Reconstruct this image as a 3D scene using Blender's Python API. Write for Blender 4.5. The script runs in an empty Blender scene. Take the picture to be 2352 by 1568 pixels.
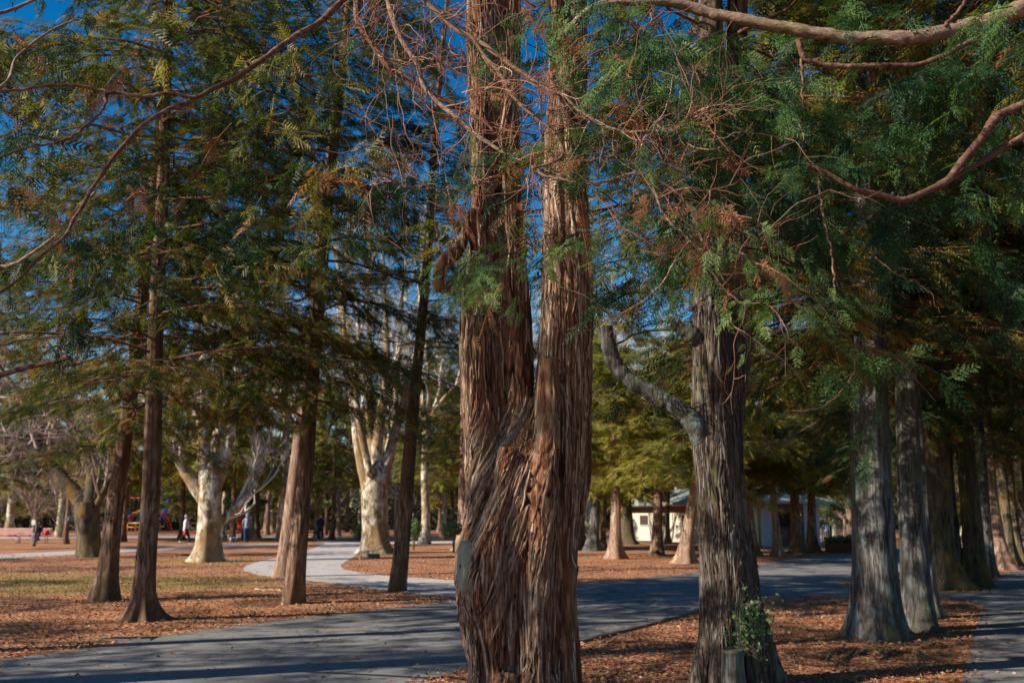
import bpy, bmesh, math, random
import numpy as np
from mathutils import Vector, Matrix
R = math.radians
rng = np.random.default_rng(7)
random.seed(7)
SC = bpy.context.scene
COL = SC.collection

# ------------------------------------------------------------------ camera
CAMH, PITCH, LENS = 1.6, R(9.9), 35.0
cam = bpy.data.cameras.new("camera"); camo = bpy.data.objects.new("camera", cam); COL.objects.link(camo)
camo.location = (0, 0, CAMH); camo.rotation_euler = (R(90) + PITCH, 0, 0)
cam.lens = LENS; cam.sensor_width = 36; cam.sensor_fit = 'HORIZONTAL'; cam.clip_end = 1500; cam.clip_start = 0.05
cam.dof.use_dof = True; cam.dof.focus_distance = 6.6; cam.dof.aperture_fstop = 3.2
SC.camera = camo

# ------------------------------------------------------------------ world and sun
SUN_EL, SUN_AZ = R(31), math.atan2(-0.93, -0.37)
w = bpy.data.worlds.new("World"); SC.world = w; w.use_nodes = True
nt = w.node_tree; bg = nt.nodes["Background"]
sky = nt.nodes.new("ShaderNodeTexSky"); sky.sky_type = 'NISHITA'; sky.sun_disc = False
sky.sun_elevation = SUN_EL; sky.sun_rotation = SUN_AZ; sky.air_density = 1.0; sky.dust_density = 0.3; sky.ozone_density = 2.6
hs = nt.nodes.new("ShaderNodeHueSaturation"); hs.inputs['Saturation'].default_value = 1.48; hs.inputs['Value'].default_value = 1.0
nt.links.new(sky.outputs[0], hs.inputs['Color']); nt.links.new(hs.outputs[0], bg.inputs[0])
bg.inputs[1].default_value = 0.074
sl = bpy.data.lights.new("sun", 'SUN'); so = bpy.data.objects.new("sun", sl); COL.objects.link(so)
sl.energy = 5.0; sl.angle = R(0.5); sl.color = (1.0, 0.87, 0.70)
sd = Vector((math.sin(SUN_AZ) * math.cos(SUN_EL), math.cos(SUN_AZ) * math.cos(SUN_EL), math.sin(SUN_EL)))
so.rotation_euler = sd.to_track_quat('Z', 'Y').to_euler()
SC.view_settings.view_transform = 'Standard'; SC.view_settings.look = 'None'
SC.view_settings.exposure = 0.78; SC.view_settings.gamma = 1
SC.cycles.max_bounces = 4; SC.cycles.diffuse_bounces = 3; SC.cycles.glossy_bounces = 2
SC.cycles.transmission_bounces = 2; SC.cycles.caustics_reflective = False; SC.cycles.caustics_refractive = False

# ------------------------------------------------------------------ measuring from the photograph
S = 2560 / 2352.0
F = LENS / 36 * 2352
cp, sp = math.cos(PITCH), math.sin(PITCH)
def ray(u, v):
    a, b = (u - 1176) / F, -(v - 784) / F
    return np.array([a, cp - b * sp, sp + b * cp])
def D(u, v, y):                      # point at distance y in front of the camera plane
    r = ray(u, v); return np.array([0, 0, CAMH]) + r * (y / r[1])
def G(u, v, z=0.0):                  # point on the ground
    r = ray(u, v); return np.array([0, 0, CAMH]) + r * ((z - CAMH) / r[2])
def W(px, y): return px / F * y      # width in metres of px pixels at distance y

# ------------------------------------------------------------------ noise (vectorised gradient noise)
_p = np.arange(256); np.random.default_rng(3).shuffle(_p); _p = np.concatenate([_p, _p, _p])
_g = np.random.default_rng(4).normal(size=(256, 3)); _g /= np.linalg.norm(_g, axis=1)[:, None]
def perlin(P):
    P = np.asarray(P, float); I = np.floor(P).astype(int); f = P - I; I &= 255
    t = f * f * f * (f * (f * 6 - 15) + 10)
    def gr(dx, dy, dz):
        h = _p[_p[_p[I[..., 0] + dx] + I[..., 1] + dy] + I[..., 2] + dz]
        return (_g[h] * (f - np.array([dx, dy, dz]))).sum(-1)
    x0 = gr(0,0,0) * (1 - t[..., 0]) + gr(1,0,0) * t[..., 0]; x1 = gr(0,1,0) * (1 - t[..., 0]) + gr(1,1,0) * t[..., 0]
    x2 = gr(0,0,1) * (1 - t[..., 0]) + gr(1,0,1) * t[..., 0]; x3 = gr(0,1,1) * (1 - t[..., 0]) + gr(1,1,1) * t[..., 0]
    y0 = x0 * (1 - t[..., 1]) + x1 * t[..., 1]; y1 = x2 * (1 - t[..., 1]) + x3 * t[..., 1]
    return (y0 * (1 - t[..., 2]) + y1 * t[..., 2]) * 1.6

# ------------------------------------------------------------------ mesh building
class MB:
    def __init__(s): s.v = []; s.q = []; s.t = []; s.n = 0; s.c = []
    def add(s, v, q=None, t=None, c=0.5):
        v = np.asarray(v, float).reshape(-1, 3)
        if q is not None and len(q): s.q.append(np.asarray(q, int).reshape(-1, 4) + s.n)
        if t is not None and len(t): s.t.append(np.asarray(t, int).reshape(-1, 3) + s.n)
        s.v.append(v); s.n += len(v)
        s.c.append(np.broadcast_to(np.asarray(c, float), (len(v),)).copy())
    def tube(s, pts, rad, k=6, c=0.5, cap=True, ring=None):
        pts = np.asarray(pts, float); n = len(pts); rad = np.broadcast_to(np.asarray(rad, float), (n,))
        tg = np.gradient(pts, axis=0); tg /= np.linalg.norm(tg, axis=1)[:, None] + 1e-9
        up = np.array([0, 0, 1.0]) if abs(tg[:, 2]).mean() < .8 else np.array([0, 1.0, 0])
        a = np.cross(up, tg); a /= np.linalg.norm(a, axis=1)[:, None] + 1e-9; b = np.cross(tg, a)
        th = np.arange(k) / k * 2 * math.pi
        v = pts[:, None] + (a[:, None] * np.cos(th)[None, :, None] + b[:, None] * np.sin(th)[None, :, None]) * (rad[:, None, None] if ring is None else (rad[:, None] * ring)[..., None])
        i = np.arange(n - 1)[:, None] * k; j = np.arange(k)[None]; j2 = (j + 1) % k
        q = np.stack([i + j, i + j2, i + k + j2, i + k + j], -1).reshape(-1, 4)
        s.add(v.reshape(-1, 3), q, c=c)
        if cap:
            base = s.n; s.add(np.stack([pts[0], pts[-1]]), c=c)
            s.t.append(np.array([[base, base - n * k + (m + 1) % k, base - n * k + m] for m in range(k)] +
                                [[base + 1, base - k + m, base - k + (m + 1) % k] for m in range(k)]))
    def box(s, c, h, rz=0.0, bev=0.0, tint=.5):
        c = np.array(c, float); h = np.array(h, float)
        b = min(bev, h.min() * .49) if bev else 0
        pts = []
        cz, sz = math.cos(rz), math.sin(rz)
        hx, hy, hz = h
        if not b:
            v = np.array([[x, y, z] for z in (-hz, hz) for x, y in ((-hx, -hy), (hx, -hy), (hx, hy), (-hx, hy))])
            q = [[0, 3, 2, 1], [4, 5, 6, 7]] + [[i, (i + 1) % 4, 4 + (i + 1) % 4, 4 + i] for i in range(4)]
        else:
            rings = []
            for z, ins in ((-hz, b), (-hz + b, 0), (hz - b, 0), (hz, b)):
                X, Y = hx - ins, hy - ins
                rings += [[-X + b, -Y, z], [X - b, -Y, z], [X, -Y + b, z], [X, Y - b, z], [X - b, Y, z], [-X + b, Y, z], [-X, Y - b, z], [-X, -Y + b, z]]
            v = np.array(rings); q = []
            for r_ in range(3):
                for i in range(8): q.append([r_ * 8 + i, r_ * 8 + (i + 1) % 8, r_ * 8 + 8 + (i + 1) % 8, r_ * 8 + 8 + i])
            q += [[0, 7, 6, 1], [1, 6, 5, 2], [2, 5, 4, 3], [24, 25, 30, 31], [25, 26, 29, 30], [26, 27, 28, 29]]
        v = np.stack([v[:, 0] * cz - v[:, 1] * sz, v[:, 0] * sz + v[:, 1] * cz, v[:, 2]], 1) + c
        s.add(v, q, c=tint)
    def mesh(s, name, smooth=True):
        v = np.concatenate(s.v); m = bpy.data.meshes.new(name)
        q = np.concatenate(s.q) if s.q else np.zeros((0, 4), int); t = np.concatenate(s.t) if s.t else np.zeros((0, 3), int)
        nl = q.size + t.size; m.vertices.add(len(v)); m.loops.add(nl); m.polygons.add(len(q) + len(t))
        m.vertices.foreach_set('co', v.astype(np.float32).ravel())
        m.loops.foreach_set('vertex_index', np.concatenate([q.ravel(), t.ravel()]).astype(np.int32))
        ls = np.concatenate([np.arange(len(q)) * 4, q.size + np.arange(len(t)) * 3]).astype(np.int32)
        m.polygons.foreach_set('loop_start', ls)
        m.polygons.foreach_set('use_smooth', np.full(len(q) + len(t), smooth))
        m.update(calc_edges=True)
        a = m.attributes.new('tint', 'FLOAT', 'POINT'); a.data.foreach_set('value', np.concatenate(s.c).astype(np.float32))
        return m
    def build(s, name, mat, parent=None, smooth=True): return link(name, s.mesh(name, smooth), mat, parent)

def link(name, me, mat, parent=None):
    o = bpy.data.objects.new(name, me); COL.objects.link(o)
    if mat is not None and not me.materials: me.materials.append(mat)
    if parent is not None: o.parent = parent
    return o
def tag(o, label=None, cat=None, group=None, kind=None):
    for k, x in (('label', label), ('category', cat), ('group', group), ('kind', kind)):
        if x: o[k] = x
    return o
def thing(name, loc, label, cat, group=None, rz=0.0):
    o = bpy.data.objects.new(name, None); COL.objects.link(o); o.location = tuple(loc); o.rotation_euler = (0, 0, rz)
    o.empty_display_size = .3
    return tag(o, label, cat, group)
def copy_part(o, parent, scale=1.0, rz=0.0, loc=(0, 0, 0), sz=None):
    c = o.copy(); COL.objects.link(c); c.parent = parent; c.location = loc; c.rotation_euler = (0, 0, rz)
    c.scale = (scale, scale, sz or scale); return c
def smoothpath(pts, n=None, jit=0.0, seed=0):
    P = np.asarray(pts, float); d = np.r_[0, np.cumsum(np.linalg.norm(np.diff(P[:, :3], axis=0), axis=1))]
    n = n or max(4, len(P) * 4); s = np.linspace(0, d[-1], n)
    # Catmull-Rom through the points
    i = np.clip(np.searchsorted(d, s, 'right') - 1, 0, len(P) - 2)
    t = ((s - d[i]) / (d[i + 1] - d[i] + 1e-9))[:, None]
    p0, p1, p2, p3 = P[np.maximum(i - 1, 0)], P[i], P[i + 1], P[np.minimum(i + 2, len(P) - 1)]
    o = .5 * ((2 * p1) + (-p0 + p2) * t + (2 * p0 - 5 * p1 + 4 * p2 - p3) * t**2 + (-p0 + 3 * p1 - 3 * p2 + p3) * t**3)
    if jit:
        r_ = np.random.default_rng(seed); nz = np.cumsum(r_.normal(size=(n, 3)), 0) * .35 + r_.normal(size=(n, 3)) * .5
        nz -= np.linspace(0, 1, n)[:, None] * nz[-1]; nz -= (1 - np.linspace(0, 1, n)[:, None]) * nz[0]; o[:, :3] += nz * jit
    return o

# ------------------------------------------------------------------ materials
def newmat(name):
    m = bpy.data.materials.new(name); m.use_nodes = True; n = m.node_tree; b = n.nodes['Principled BSDF']
    return m, n, b
def nd(n, typ, **kw):
    x = n.nodes.new(typ)
    for k, v_ in kw.items():
        if k.startswith('i_'): x.inputs[k[2:].replace('_', ' ')].default_value = v_
        else: setattr(x, k, v_)
    return x
def ramp(n, stops, src):
    r_ = n.nodes.new('ShaderNodeValToRGB'); e = r_.color_ramp.elements
    while len(e) < len(stops): e.new(.5)
    for el, (p, c) in zip(e, stops): el.position = p; el.color = (*c, 1) if len(c) == 3 else c
    n.links.new(src, r_.inputs[0]); return r_.outputs[0]
def mixc(n, a, b, f, mode='MIX'):
    m = n.nodes.new('ShaderNodeMix'); m.data_type = 'RGBA'; m.blend_type = mode
    for sck, val in ((m.inputs[6], a), (m.inputs[7], b), (m.inputs[0], f)):
        if isinstance(val, bpy.types.NodeSocket): n.links.new(val, sck)
        elif isinstance(val, (int, float)): sck.default_value = val
        else: sck.default_value = (*val, 1)
    return m.outputs[2]
def noise(n, coord, scale, detail=4, rough=.55, vec=(1, 1, 1), warp=None):
    mp = nd(n, 'ShaderNodeMapping'); mp.inputs['Scale'].default_value = vec; n.links.new(coord, mp.inputs[0])
    x = nd(n, 'ShaderNodeTexNoise'); x.inputs['Scale'].default_value = scale; x.inputs['Detail'].default_value = detail
    x.inputs['Roughness'].default_value = rough; n.links.new(mp.outputs[0], x.inputs[0])
    if warp: x.inputs['Distortion'].default_value = warp
    return x.outputs[0]
def tc(n): return n.nodes.new('ShaderNodeTexCoord').outputs['Object']
def math_(n, op, a, b=None, clamp=False):
    m = n.nodes.new('ShaderNodeMath'); m.operation = op; m.use_clamp = clamp
    for i, val in enumerate((a, b)):
        if val is None: continue
        if isinstance(val, bpy.types.NodeSocket): n.links.new(val, m.inputs[i])
        else: m.inputs[i].default_value = val
    return m.outputs[0]
def bump(n, b, h, strength, dist):
    x = nd(n, 'ShaderNodeBump'); x.inputs['Strength'].default_value = strength; x.inputs['Distance'].default_value = dist
    n.links.new(h, x.inputs['Height']); n.links.new(x.outputs[0], b.inputs['Normal'])

def bark(name, deep, mid, top, fiber=1.0, moss=None, moss_amt=0.0, bumpd=.03, lichen=None, v1=(1, 1, .14), v2=(1, 1, .12), crev=False, rp=(.36, .46, .60)):
    m, n, b = newmat(name); c = tc(n)
    f1 = noise(n, c, 16 * fiber, 5, .6, v1, .6)
    f2 = noise(n, c, 55 * fiber, 4, .6, v2, .4)
    big = noise(n, c, 1.7, 3, .5, (1, 1, .5))
    f = math_(n, 'ADD', math_(n, 'MULTIPLY', f1, .62), math_(n, 'MULTIPLY', f2, .38))
    col = ramp(n, [(rp[0], deep), (rp[1], mid), (rp[2], top)], f)
    col = mixc(n, col, mid, ramp(n, [(.42, (0, 0, 0)), (.62, (.85, .85, .85))], big))
    if moss:
        mf = math_(n, 'MULTIPLY', ramp(n, [(.5, (0, 0, 0)), (.62, (1, 1, 1))], noise(n, c, 2.3, 5, .65, (1, 1, .45))), moss_amt)
        col = mixc(n, col, moss, mf)
    if lichen:
        lf = math_(n, 'MULTIPLY', ramp(n, [(.56, (0, 0, 0)), (.66, (1, 1, 1))], noise(n, c, 4.3, 6, .7, (1, 1, .35))), .6)
        col = mixc(n, col, lichen, lf)
    if crev:
        at = nd(n, 'ShaderNodeAttribute'); at.attribute_name = 'crev'; col = mixc(n, col, deep, at.outputs['Fac'])
    n.links.new(col, b.inputs['Base Color']); b.inputs['Roughness'].default_value = .95
    b.inputs['Specular IOR Level'].default_value = .15
    bump(n, b, f, .9, bumpd); return m
M = {}
M['bark_main'] = bark('bark_fibrous_red', (.035, .014, .009), (.20, .085, .045), (.52, .38, .27), 1.7, (.17, .15, .035), .5, .04, (.22, .25, .19), crev=True, rp=(.41, .50, .66))
M['bark_row'] = bark('bark_fibrous_grey', (.02, .012, .010), (.07, .062, .06), (.23, .25, .25), .9, (.08, .10, .04), .5, .045, (.20, .30, .31))
M['bark_row2'] = bark('bark_fibrous_grey_old', (.02, .012, .010), (.095, .065, .052), (.25, .21, .17), 1.1, (.08, .10, .04), .5, .03, (.15, .21, .18), crev=True)
M['bark_brown'] = bark('bark_brown', (.03, .014, .010), (.125, .072, .05), (.36, .265, .205), 1.1, (.10, .08, .03), .3, .045)
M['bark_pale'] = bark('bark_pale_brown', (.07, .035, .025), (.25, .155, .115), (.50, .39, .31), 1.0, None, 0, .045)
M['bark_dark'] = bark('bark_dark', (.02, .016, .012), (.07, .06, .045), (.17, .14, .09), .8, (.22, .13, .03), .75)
M['bark_bush'] = bark('bark_grey_thin', (.08, .05, .04), (.2, .14, .11), (.34, .27, .23), 2.)
M['branch_red'] = bark('branch_red_brown', (.05, .02, .014), (.105, .05, .036), (.27, .18, .135), 1.9, None, 0, .012, None, (.6, .6, 1), (.5, .5, 1))
M['branch_grey'] = bark('branch_grey_beige', (.10, .055, .04), (.20, .13, .10), (.42, .33, .26), 2.4, (.16, .15, .04), .35, .012, None, (.45, .45, 1), (.4, .4, 1))
def simple(name, col, rough=.8, var=.0, scale=8, spec=.3, metal=0.0, bumpd=0):
    m, n, b = newmat(name); b.inputs['Roughness'].default_value = rough; b.inputs['Metallic'].default_value = metal
    b.inputs['Specular IOR Level'].default_value = spec
    if var:
        c = tc(n); f = noise(n, c, scale, 6, .65)
        n.links.new(mixc(n, [x * (1 - var) for x in col], [min(1, x * (1 + var)) for x in col], f), b.inputs['Base Color'])
        if bumpd: bump(n, b, f, .6, bumpd)
    else: b.inputs['Base Color'].default_value = (*col, 1)
    return m
def planebark():
    m, n, b = newmat('bark_plane_tree'); c = tc(n)
    v1 = noise(n, c, 5.5, 5, .6, (1, 1, .55), .5); v2 = noise(n, c, 1.1, 3, .5, (1, 1, .35))
    col = ramp(n, [(.40, (.10, .075, .05)), (.43, (.24, .19, .11)), (.475, (.26, .22, .15)), (.50, (.44, .38, .28)), (.565, (.46, .42, .33)), (.59, (.62, .60, .52))], v1)
    col = mixc(n, col, (.23, .14, .05), ramp(n, [(.44, (0, 0, 0)), (.56, (.85, .85, .85))], v2))
    n.links.new(col, b.inputs['Base Color']); b.inputs['Roughness'].default_value = .85
    bump(n, b, v1, .5, .03); return m
M['bark_plane'] = planebark()
def leafmat(name, stops, trans=.35, rough=.55):
    m, n, b = newmat(name); at = nd(n, 'ShaderNodeAttribute'); at.attribute_name = 'tint'
    col = ramp(n, stops, at.outputs['Fac'])
    b.inputs['Roughness'].default_value = rough; b.inputs['Specular IOR Level'].default_value = .35
    n.links.new(col, b.inputs['Base Color'])
    tr = nd(n, 'ShaderNodeBsdfTranslucent'); n.links.new(mixc(n, col, (1.3, 1.35, .5), 1.0, 'MULTIPLY'), tr.inputs[0])
    mx = nd(n, 'ShaderNodeMixShader'); mx.inputs[0].default_value = trans
    n.links.new(b.outputs[0], mx.inputs[1]); n.links.new(tr.outputs[0], mx.inputs[2])
    n.links.new(mx.outputs[0], n.nodes['Material Output'].inputs[0]); return m
M['leaf_cypress'] = leafmat('cypress_foliage', [(0, (.014, .042, .022)), (.3, (.032, .072, .026)), (.55, (.10, .122, .032)), (.84, (.32, .27, .07)), (.90, (.33, .14, .06)), (1, (.25, .09, .04))], .42)
M['leaf_near'] = leafmat('cypress_foliage_near_lit', [(0, (.012, .045, .020)), (.4, (.035, .10, .030)), (.7, (.12, .22, .06)), (1, (.20, .30, .10))], .4)
M['leaf_olive'] = leafmat('foliage_olive', [(0, (.08, .12, .03)), (.5, (.26, .25, .06)), (1, (.46, .38, .10))], .45)
M['leaf_glossy'] = leafmat('foliage_glossy', [(0, (.04, .09, .04)), (.6, (.13, .21, .08)), (1, (.32, .38, .18))], .3, .35)
M['leaf_dead'] = leafmat('dead_foliage_rust', [(0, (.13, .05, .025)), (.5, (.25, .10, .05)), (1, (.42, .20, .10))], .25, .8)
M['twig'] = leafmat('twig_pink_grey', [(0, (.17, .11, .10)), (.5, (.27, .20, .185)), (1, (.42, .34, .31))], 0, .9)
M['twig_red'] = leafmat('twig_rust', [(0, (.14, .055, .035)), (.5, (.28, .13, .085)), (1, (.45, .32, .24))], 0, .85)

# ------------------------------------------------------------------ ground, paths
def groundmat():
    m, n, b = newmat('leaf_strewn_earth'); c = tc(n)
    v = nd(n, 'ShaderNodeTexVoronoi'); v.inputs['Scale'].default_value = 14; n.links.new(c, v.inputs[0])
    v2 = nd(n, 'ShaderNodeTexVoronoi'); v2.inputs['Scale'].default_value = 31; n.links.new(c, v2.inputs[0])
    f = noise(n, c, .55, 6, .7); f2 = noise(n, c, 5, 6, .75)
    leafc = ramp(n, [(0, (.17, .062, .032)), (.35, (.36, .155, .08)), (.7, (.52, .265, .14)), (.93, (.58, .38, .24)), (1, (.68, .54, .38))], v.outputs['Color'])
    leafd = ramp(n, [(0, (.14, .055, .03)), (.6, (.44, .20, .105)), (1, (.60, .34, .20))], v2.outputs['Color'])
    col = mixc(n, leafc, leafd, .5)
    earth = ramp(n, [(.3, (.085, .06, .042)), (.7, (.20, .15, .10))], f2)
    col = mixc(n, col, earth, math_(n, 'MULTIPLY', ramp(n, [(.48, (0, 0, 0)), (.62, (1, 1, 1))], f), .65))
    # a worn grass patch in the clearing and another by the near trees
    mk = None
    for (cx, cy, rx, ry) in ((-13, 24.5, 11, 5.2), (3.2, 8.6, 3.4, 1.5), (-11, 35.5, 5, 1.6)):
        mp = nd(n, 'ShaderNodeMapping'); mp.vector_type = 'POINT'
        mp.inputs['Location'].default_value = (-cx / rx, -cy / ry, 0); mp.inputs['Scale'].default_value = (1 / rx, 1 / ry, 0)
        n.links.new(c, mp.inputs[0]); ln = nd(n, 'ShaderNodeVectorMath'); ln.operation = 'LENGTH'; n.links.new(mp.outputs[0], ln.inputs[0])
        d = math_(n, 'SUBTRACT', 1.15, ln.outputs['Value'], True); mk = d if mk is None else math_(n, 'MAXIMUM', mk, d)
    g = math_(n, 'ADD', math_(n, 'MULTIPLY', mk, .9), math_(n, 'MULTIPLY', noise(n, c, 1.3, 7, .8), .9))
    gf = ramp(n, [(.74, (0, 0, 0)), (1.0, (.8, .8, .8))], g)
    grass = ramp(n, [(.35, (.17, .14, .04)), (.65, (.42, .32, .11))], noise(n, c, 9, 5, .8))
    col = mixc(n, col, grass, gf)
    n.links.new(col, b.inputs['Base Color']); b.inputs['Roughness'].default_value = .95; b.inputs['Specular IOR Level'].default_value = .1
    bump(n, b, math_(n, 'ADD', v.outputs['Distance'], f2), .8, .05)
    return m
def asphalt(name, lo, hi):
    m, n, b = newmat(name); c = tc(n)
    f = noise(n, c, 90, 3, .8); g = noise(n, c, .7, 6, .7); s2 = noise(n, c, 3.5, 5, .7, (1, .35, 1))
    col = ramp(n, [(.3, lo), (.7, hi)], math_(n, 'ADD', math_(n, 'MULTIPLY', f, .55), math_(n, 'MULTIPLY', g, .45)))
    col = mixc(n, col, [x * .7 for x in lo], math_(n, 'MULTIPLY', ramp(n, [(.52, (0, 0, 0)), (.66, (1, 1, 1))], s2), .75))
    v = nd(n, 'ShaderNodeTexVoronoi'); v.inputs['Scale'].default_value = .55; v.feature = 'DISTANCE_TO_EDGE'
    wv = nd(n, 'ShaderNodeVectorMath'); wv.operation = 'ADD'; n.links.new(c, wv.inputs[0])
    nn = nd(n, 'ShaderNodeTexNoise'); nn.inputs['Scale'].default_value = 1.2; nn.inputs['Detail'].default_value = 6; n.links.new(c, nn.inputs[0]); n.links.new(nn.outputs[1], wv.inputs[1]); n.links.new(wv.outputs[0], v.inputs[0])
    crack = ramp(n, [(0, (1, 1, 1)), (.011, (0, 0, 0))], v.outputs['Distance'])
    col = mixc(n, col, [x * .35 for x in lo], math_(n, 'MULTIPLY', crack, .8))
    n.links.new(col, b.inputs['Base Color']); b.inputs['Roughness'].default_value = .9; b.inputs['Specular IOR Level'].default_value = .25
    bump(n, b, f, .5, .006); return m
M['ground'] = groundmat()
M['asphalt'] = asphalt('asphalt_worn', (.12, .12, .125), (.26, .26, .255))
M['paving'] = asphalt('pale_paving', (.36, .335, .33), (.52, .49, .47))
gb = MB(); xs = np.r_[-400, -200, -120, np.linspace(-60, 60, 121), 120, 200, 400]; ys = np.r_[-60, -30, np.linspace(-10, 110, 121), 150, 220, 500]
X, Y = np.meshgrid(xs, ys); nx, ny = len(xs), len(ys)
i = np.arange(ny - 1)[:, None] * nx + np.arange(nx - 1)[None]
gb.add(np.stack([X, Y, np.zeros_like(X)], -1).reshape(-1, 3), np.stack([i, i + 1, i + nx + 1, i + nx], -1).reshape(-1, 4))
tag(gb.build('ground', M['ground']), 'flat park earth strewn with rust brown leaves and thin worn grass', None, None, 'structure')

def sheet(name, uv, mat, z, label, jit=.06, seed=0):
    P = np.array([G(u, v)[:2] for u, v in uv]); out = []
    r_ = np.random.default_rng(seed)
    for a, b_ in zip(P, np.roll(P, -1, 0)):
        L = np.linalg.norm(b_ - a); k = max(1, min(60, int(L / .35)))
        for t in np.arange(k) / k:
            p = a + (b_ - a) * t
            nz = perlin(np.array([[p[0] * 1.1, p[1] * 1.1, seed + .5], [p[0] * 1.1, p[1] * 1.1, seed + 9.5]])) * .8 + perlin(np.array([[p[0] * 5, p[1] * 5, seed + .5], [p[0] * 5, p[1] * 5, seed + 9.5]])) * .3
            out.append((p[0] + nz[0] * jit, p[1] + nz[1] * jit, z))
    bm = bmesh.new(); f = bm.faces.new([bm.verts.new(q) for q in out]); f.normal_update()
    if f.normal.z < 0: f.normal_flip()
    bmesh.ops.triangulate(bm, faces=[f]); me = bpy.data.meshes.new(name); bm.to_mesh(me); bm.free()
    return tag(link(name, me, mat), label, None, None, 'structure')
k_ = 1 / S
def s2(*a): return [(u * k_, v * k_) for u, v in a]
sheet('asphalt_path', s2((-900, 1700), (-300, 1672), (0, 1649), (218, 1621), (435, 1583), (653, 1556), (800, 1539), (980, 1518), (1144, 1500), (1300, 1480), (1439, 1459), (1700, 1436), (1890, 1409), (2043, 1388), (2154, 1381),
      (2400, 1366), (2700, 1352), (2700, 1372), (2480, 1392), (2300, 1425), (2180, 1440), (2085, 1457), (2160, 1468), (2353, 1483), (2455, 1478), (2484, 1461), (2492, 1440), (2530, 1427), (2700, 1412),
      (4200, 1440), (5200, 1860), (2360, 1860), (2411, 1707), (2432, 1600), (2458, 1515), (2430, 1503), (2330, 1495), (2154, 1493), (1909, 1495), (1752, 1524), (1700, 1539), (1447, 1604), (1170, 1670), (1045, 1707), (700, 1800), (-300, 2300), (-2600, 2300)), M['asphalt'], .004,
      'worn grey asphalt path crossing in front of the clearing', .05, 1)
sheet('paved_path', s2((1144, 1494), (980, 1478), (900, 1467), (765, 1451), (650, 1438), (612, 1428), (606, 1420), (615, 1413), (650, 1402), (685, 1396), (720, 1391), (773, 1374), (795, 1366), (815, 1358), (780, 1353), (820, 1351), (900, 1352), (1140, 1352), (1140, 1357), (960, 1360), (930, 1368),
      (899, 1381), (866, 1403), (851, 1414), (859, 1422), (899, 1431), (968, 1439), (1025, 1443), (1144, 1451), (1260, 1462), (1330, 1472), (1290, 1480)), M['paving'], .008, 'pale paved path curving away to the walkers', .05, 2)
sheet('footpath', s2((-600, 1428), (0, 1396), (195, 1386), (390, 1375), (696, 1363), (696, 1358), (390, 1367), (195, 1376), (0, 1385), (-600, 1412)), M['paving'], .008, 'thin pale path crossing the clearing under the plane tree', .04, 3)
sheet('footpath', s2((-600, 1351), (390, 1344), (1130, 1347), (1500, 1350), (2100, 1362), (2100, 1357), (1500, 1345), (1130, 1342), (390, 1339), (-600, 1344)), M['paving'], .012, 'farther thin pale path in front of the playground', .04, 4)
# low kerb along the near edge of the asphalt
kb = MB(); kp = [G(u * k_, v * k_) for u, v in ((1447, 1606), (1575, 1574), (1700, 1541), (1752, 1526), (1830, 1510), (1909, 1497), (2030, 1495), (2154, 1495), (2300, 1496))]
kp = smoothpath(kp, 60); tg_ = np.gradient(kp, axis=0); nrm = np.stack([-tg_[:, 1], tg_[:, 0], 0 * tg_[:, 0]], 1); nrm /= np.linalg.norm(nrm, axis=1)[:, None]
prof = [(-.05, -.05), (-.05, .028), (-.04, .036), (.04, .036), (.05, .028), (.05, -.05)]
vv = np.stack([kp + nrm * a + np.array([0, 0, b_]) for a, b_ in prof], 1).reshape(-1, 3)
qq = [[i * 6 + j, i * 6 + j + 1, (i + 1) * 6 + j + 1, (i + 1) * 6 + j] for i in range(len(kp) - 1) for j in range(5)]
kb.add(vv, qq); M['kerb'] = simple('concrete_dark', (.14, .13, .12), .9, .4, 9)
tag(kb.build('kerb', M['kerb'], smooth=False), 'low dark concrete kerb edging the near side of the path', None, None, 'structure')

# ------------------------------------------------------------------ foliage
def frond(pairs, wid, leaf, sub=0, seed=0):
    r_ = np.random.default_rng(seed); v, t = [], []
    def tri(a, b_, c_): k = len(v); v.extend([a, b_, c_]); t.append([k, k + 1, k + 2])
    def axisz(x): return -.18 * x * x
    tri([0, -.012, 0], [0, .012, 0], [1, 0, axisz(1)])
    for i in range(pairs):
        x = .06 + .88 * (i + .5) / pairs
        for s_ in (-1, 1):
            x_ = x + r_.uniform(-.02, .02); L = wid * (1 - .75 * x_) * (.55 + .45 * min(1, x_ * 5)) * r_.uniform(.7, 1.15)
            an = R(r_.uniform(38, 58)); dx, dy = math.cos(an) * L, math.sin(an) * L * s_; dz = r_.uniform(-.12, .06) * L * 2 - .05
            a = np.array([x_, 0, axisz(x_)]); e = a + [dx, dy, dz]
            if not sub:
                pw = leaf * (.7 + .5 * r_.random()); tri(a + [-pw * .5, 0, 0], a + [pw * .5, 0, 0], e)
                tri(a + [dx * .35, dy * .35, dz * .3], a + [dx * .35 + pw * .9, dy * .75, dz], a + [dx * .85, dy * .6, dz])
            else:
                d = (e - a) / L; pr = np.array([-d[1], d[0], 0]) * s_
                tri(a - pr * .008, a + pr * .008, e)
                for j in range(sub):
                    tt = .15 + .8 * (j + .5) / sub
                    for q in (-1, 1):
                        l2 = L * .36 * (1.1 - tt) * r_.uniform(.7, 1.2); c_ = a + d * L * tt
                        tip = c_ + d * l2 * .8 + pr * q * l2 * .7 + [0, 0, r_.uniform(-.02, .01)]
                        tri(c_ - d * leaf * .5, c_ + d * leaf * .6, tip)
    return np.array(v), np.array(t)
T_FAR = [frond(4, .55, .16, 0, s) for s in range(3)]
T_MID = [frond(6, .48, .09, 0, s) for s in range(3)]
T_NEAR = [frond(7, .46, .058, 3, s) for s in range(4)]
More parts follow.
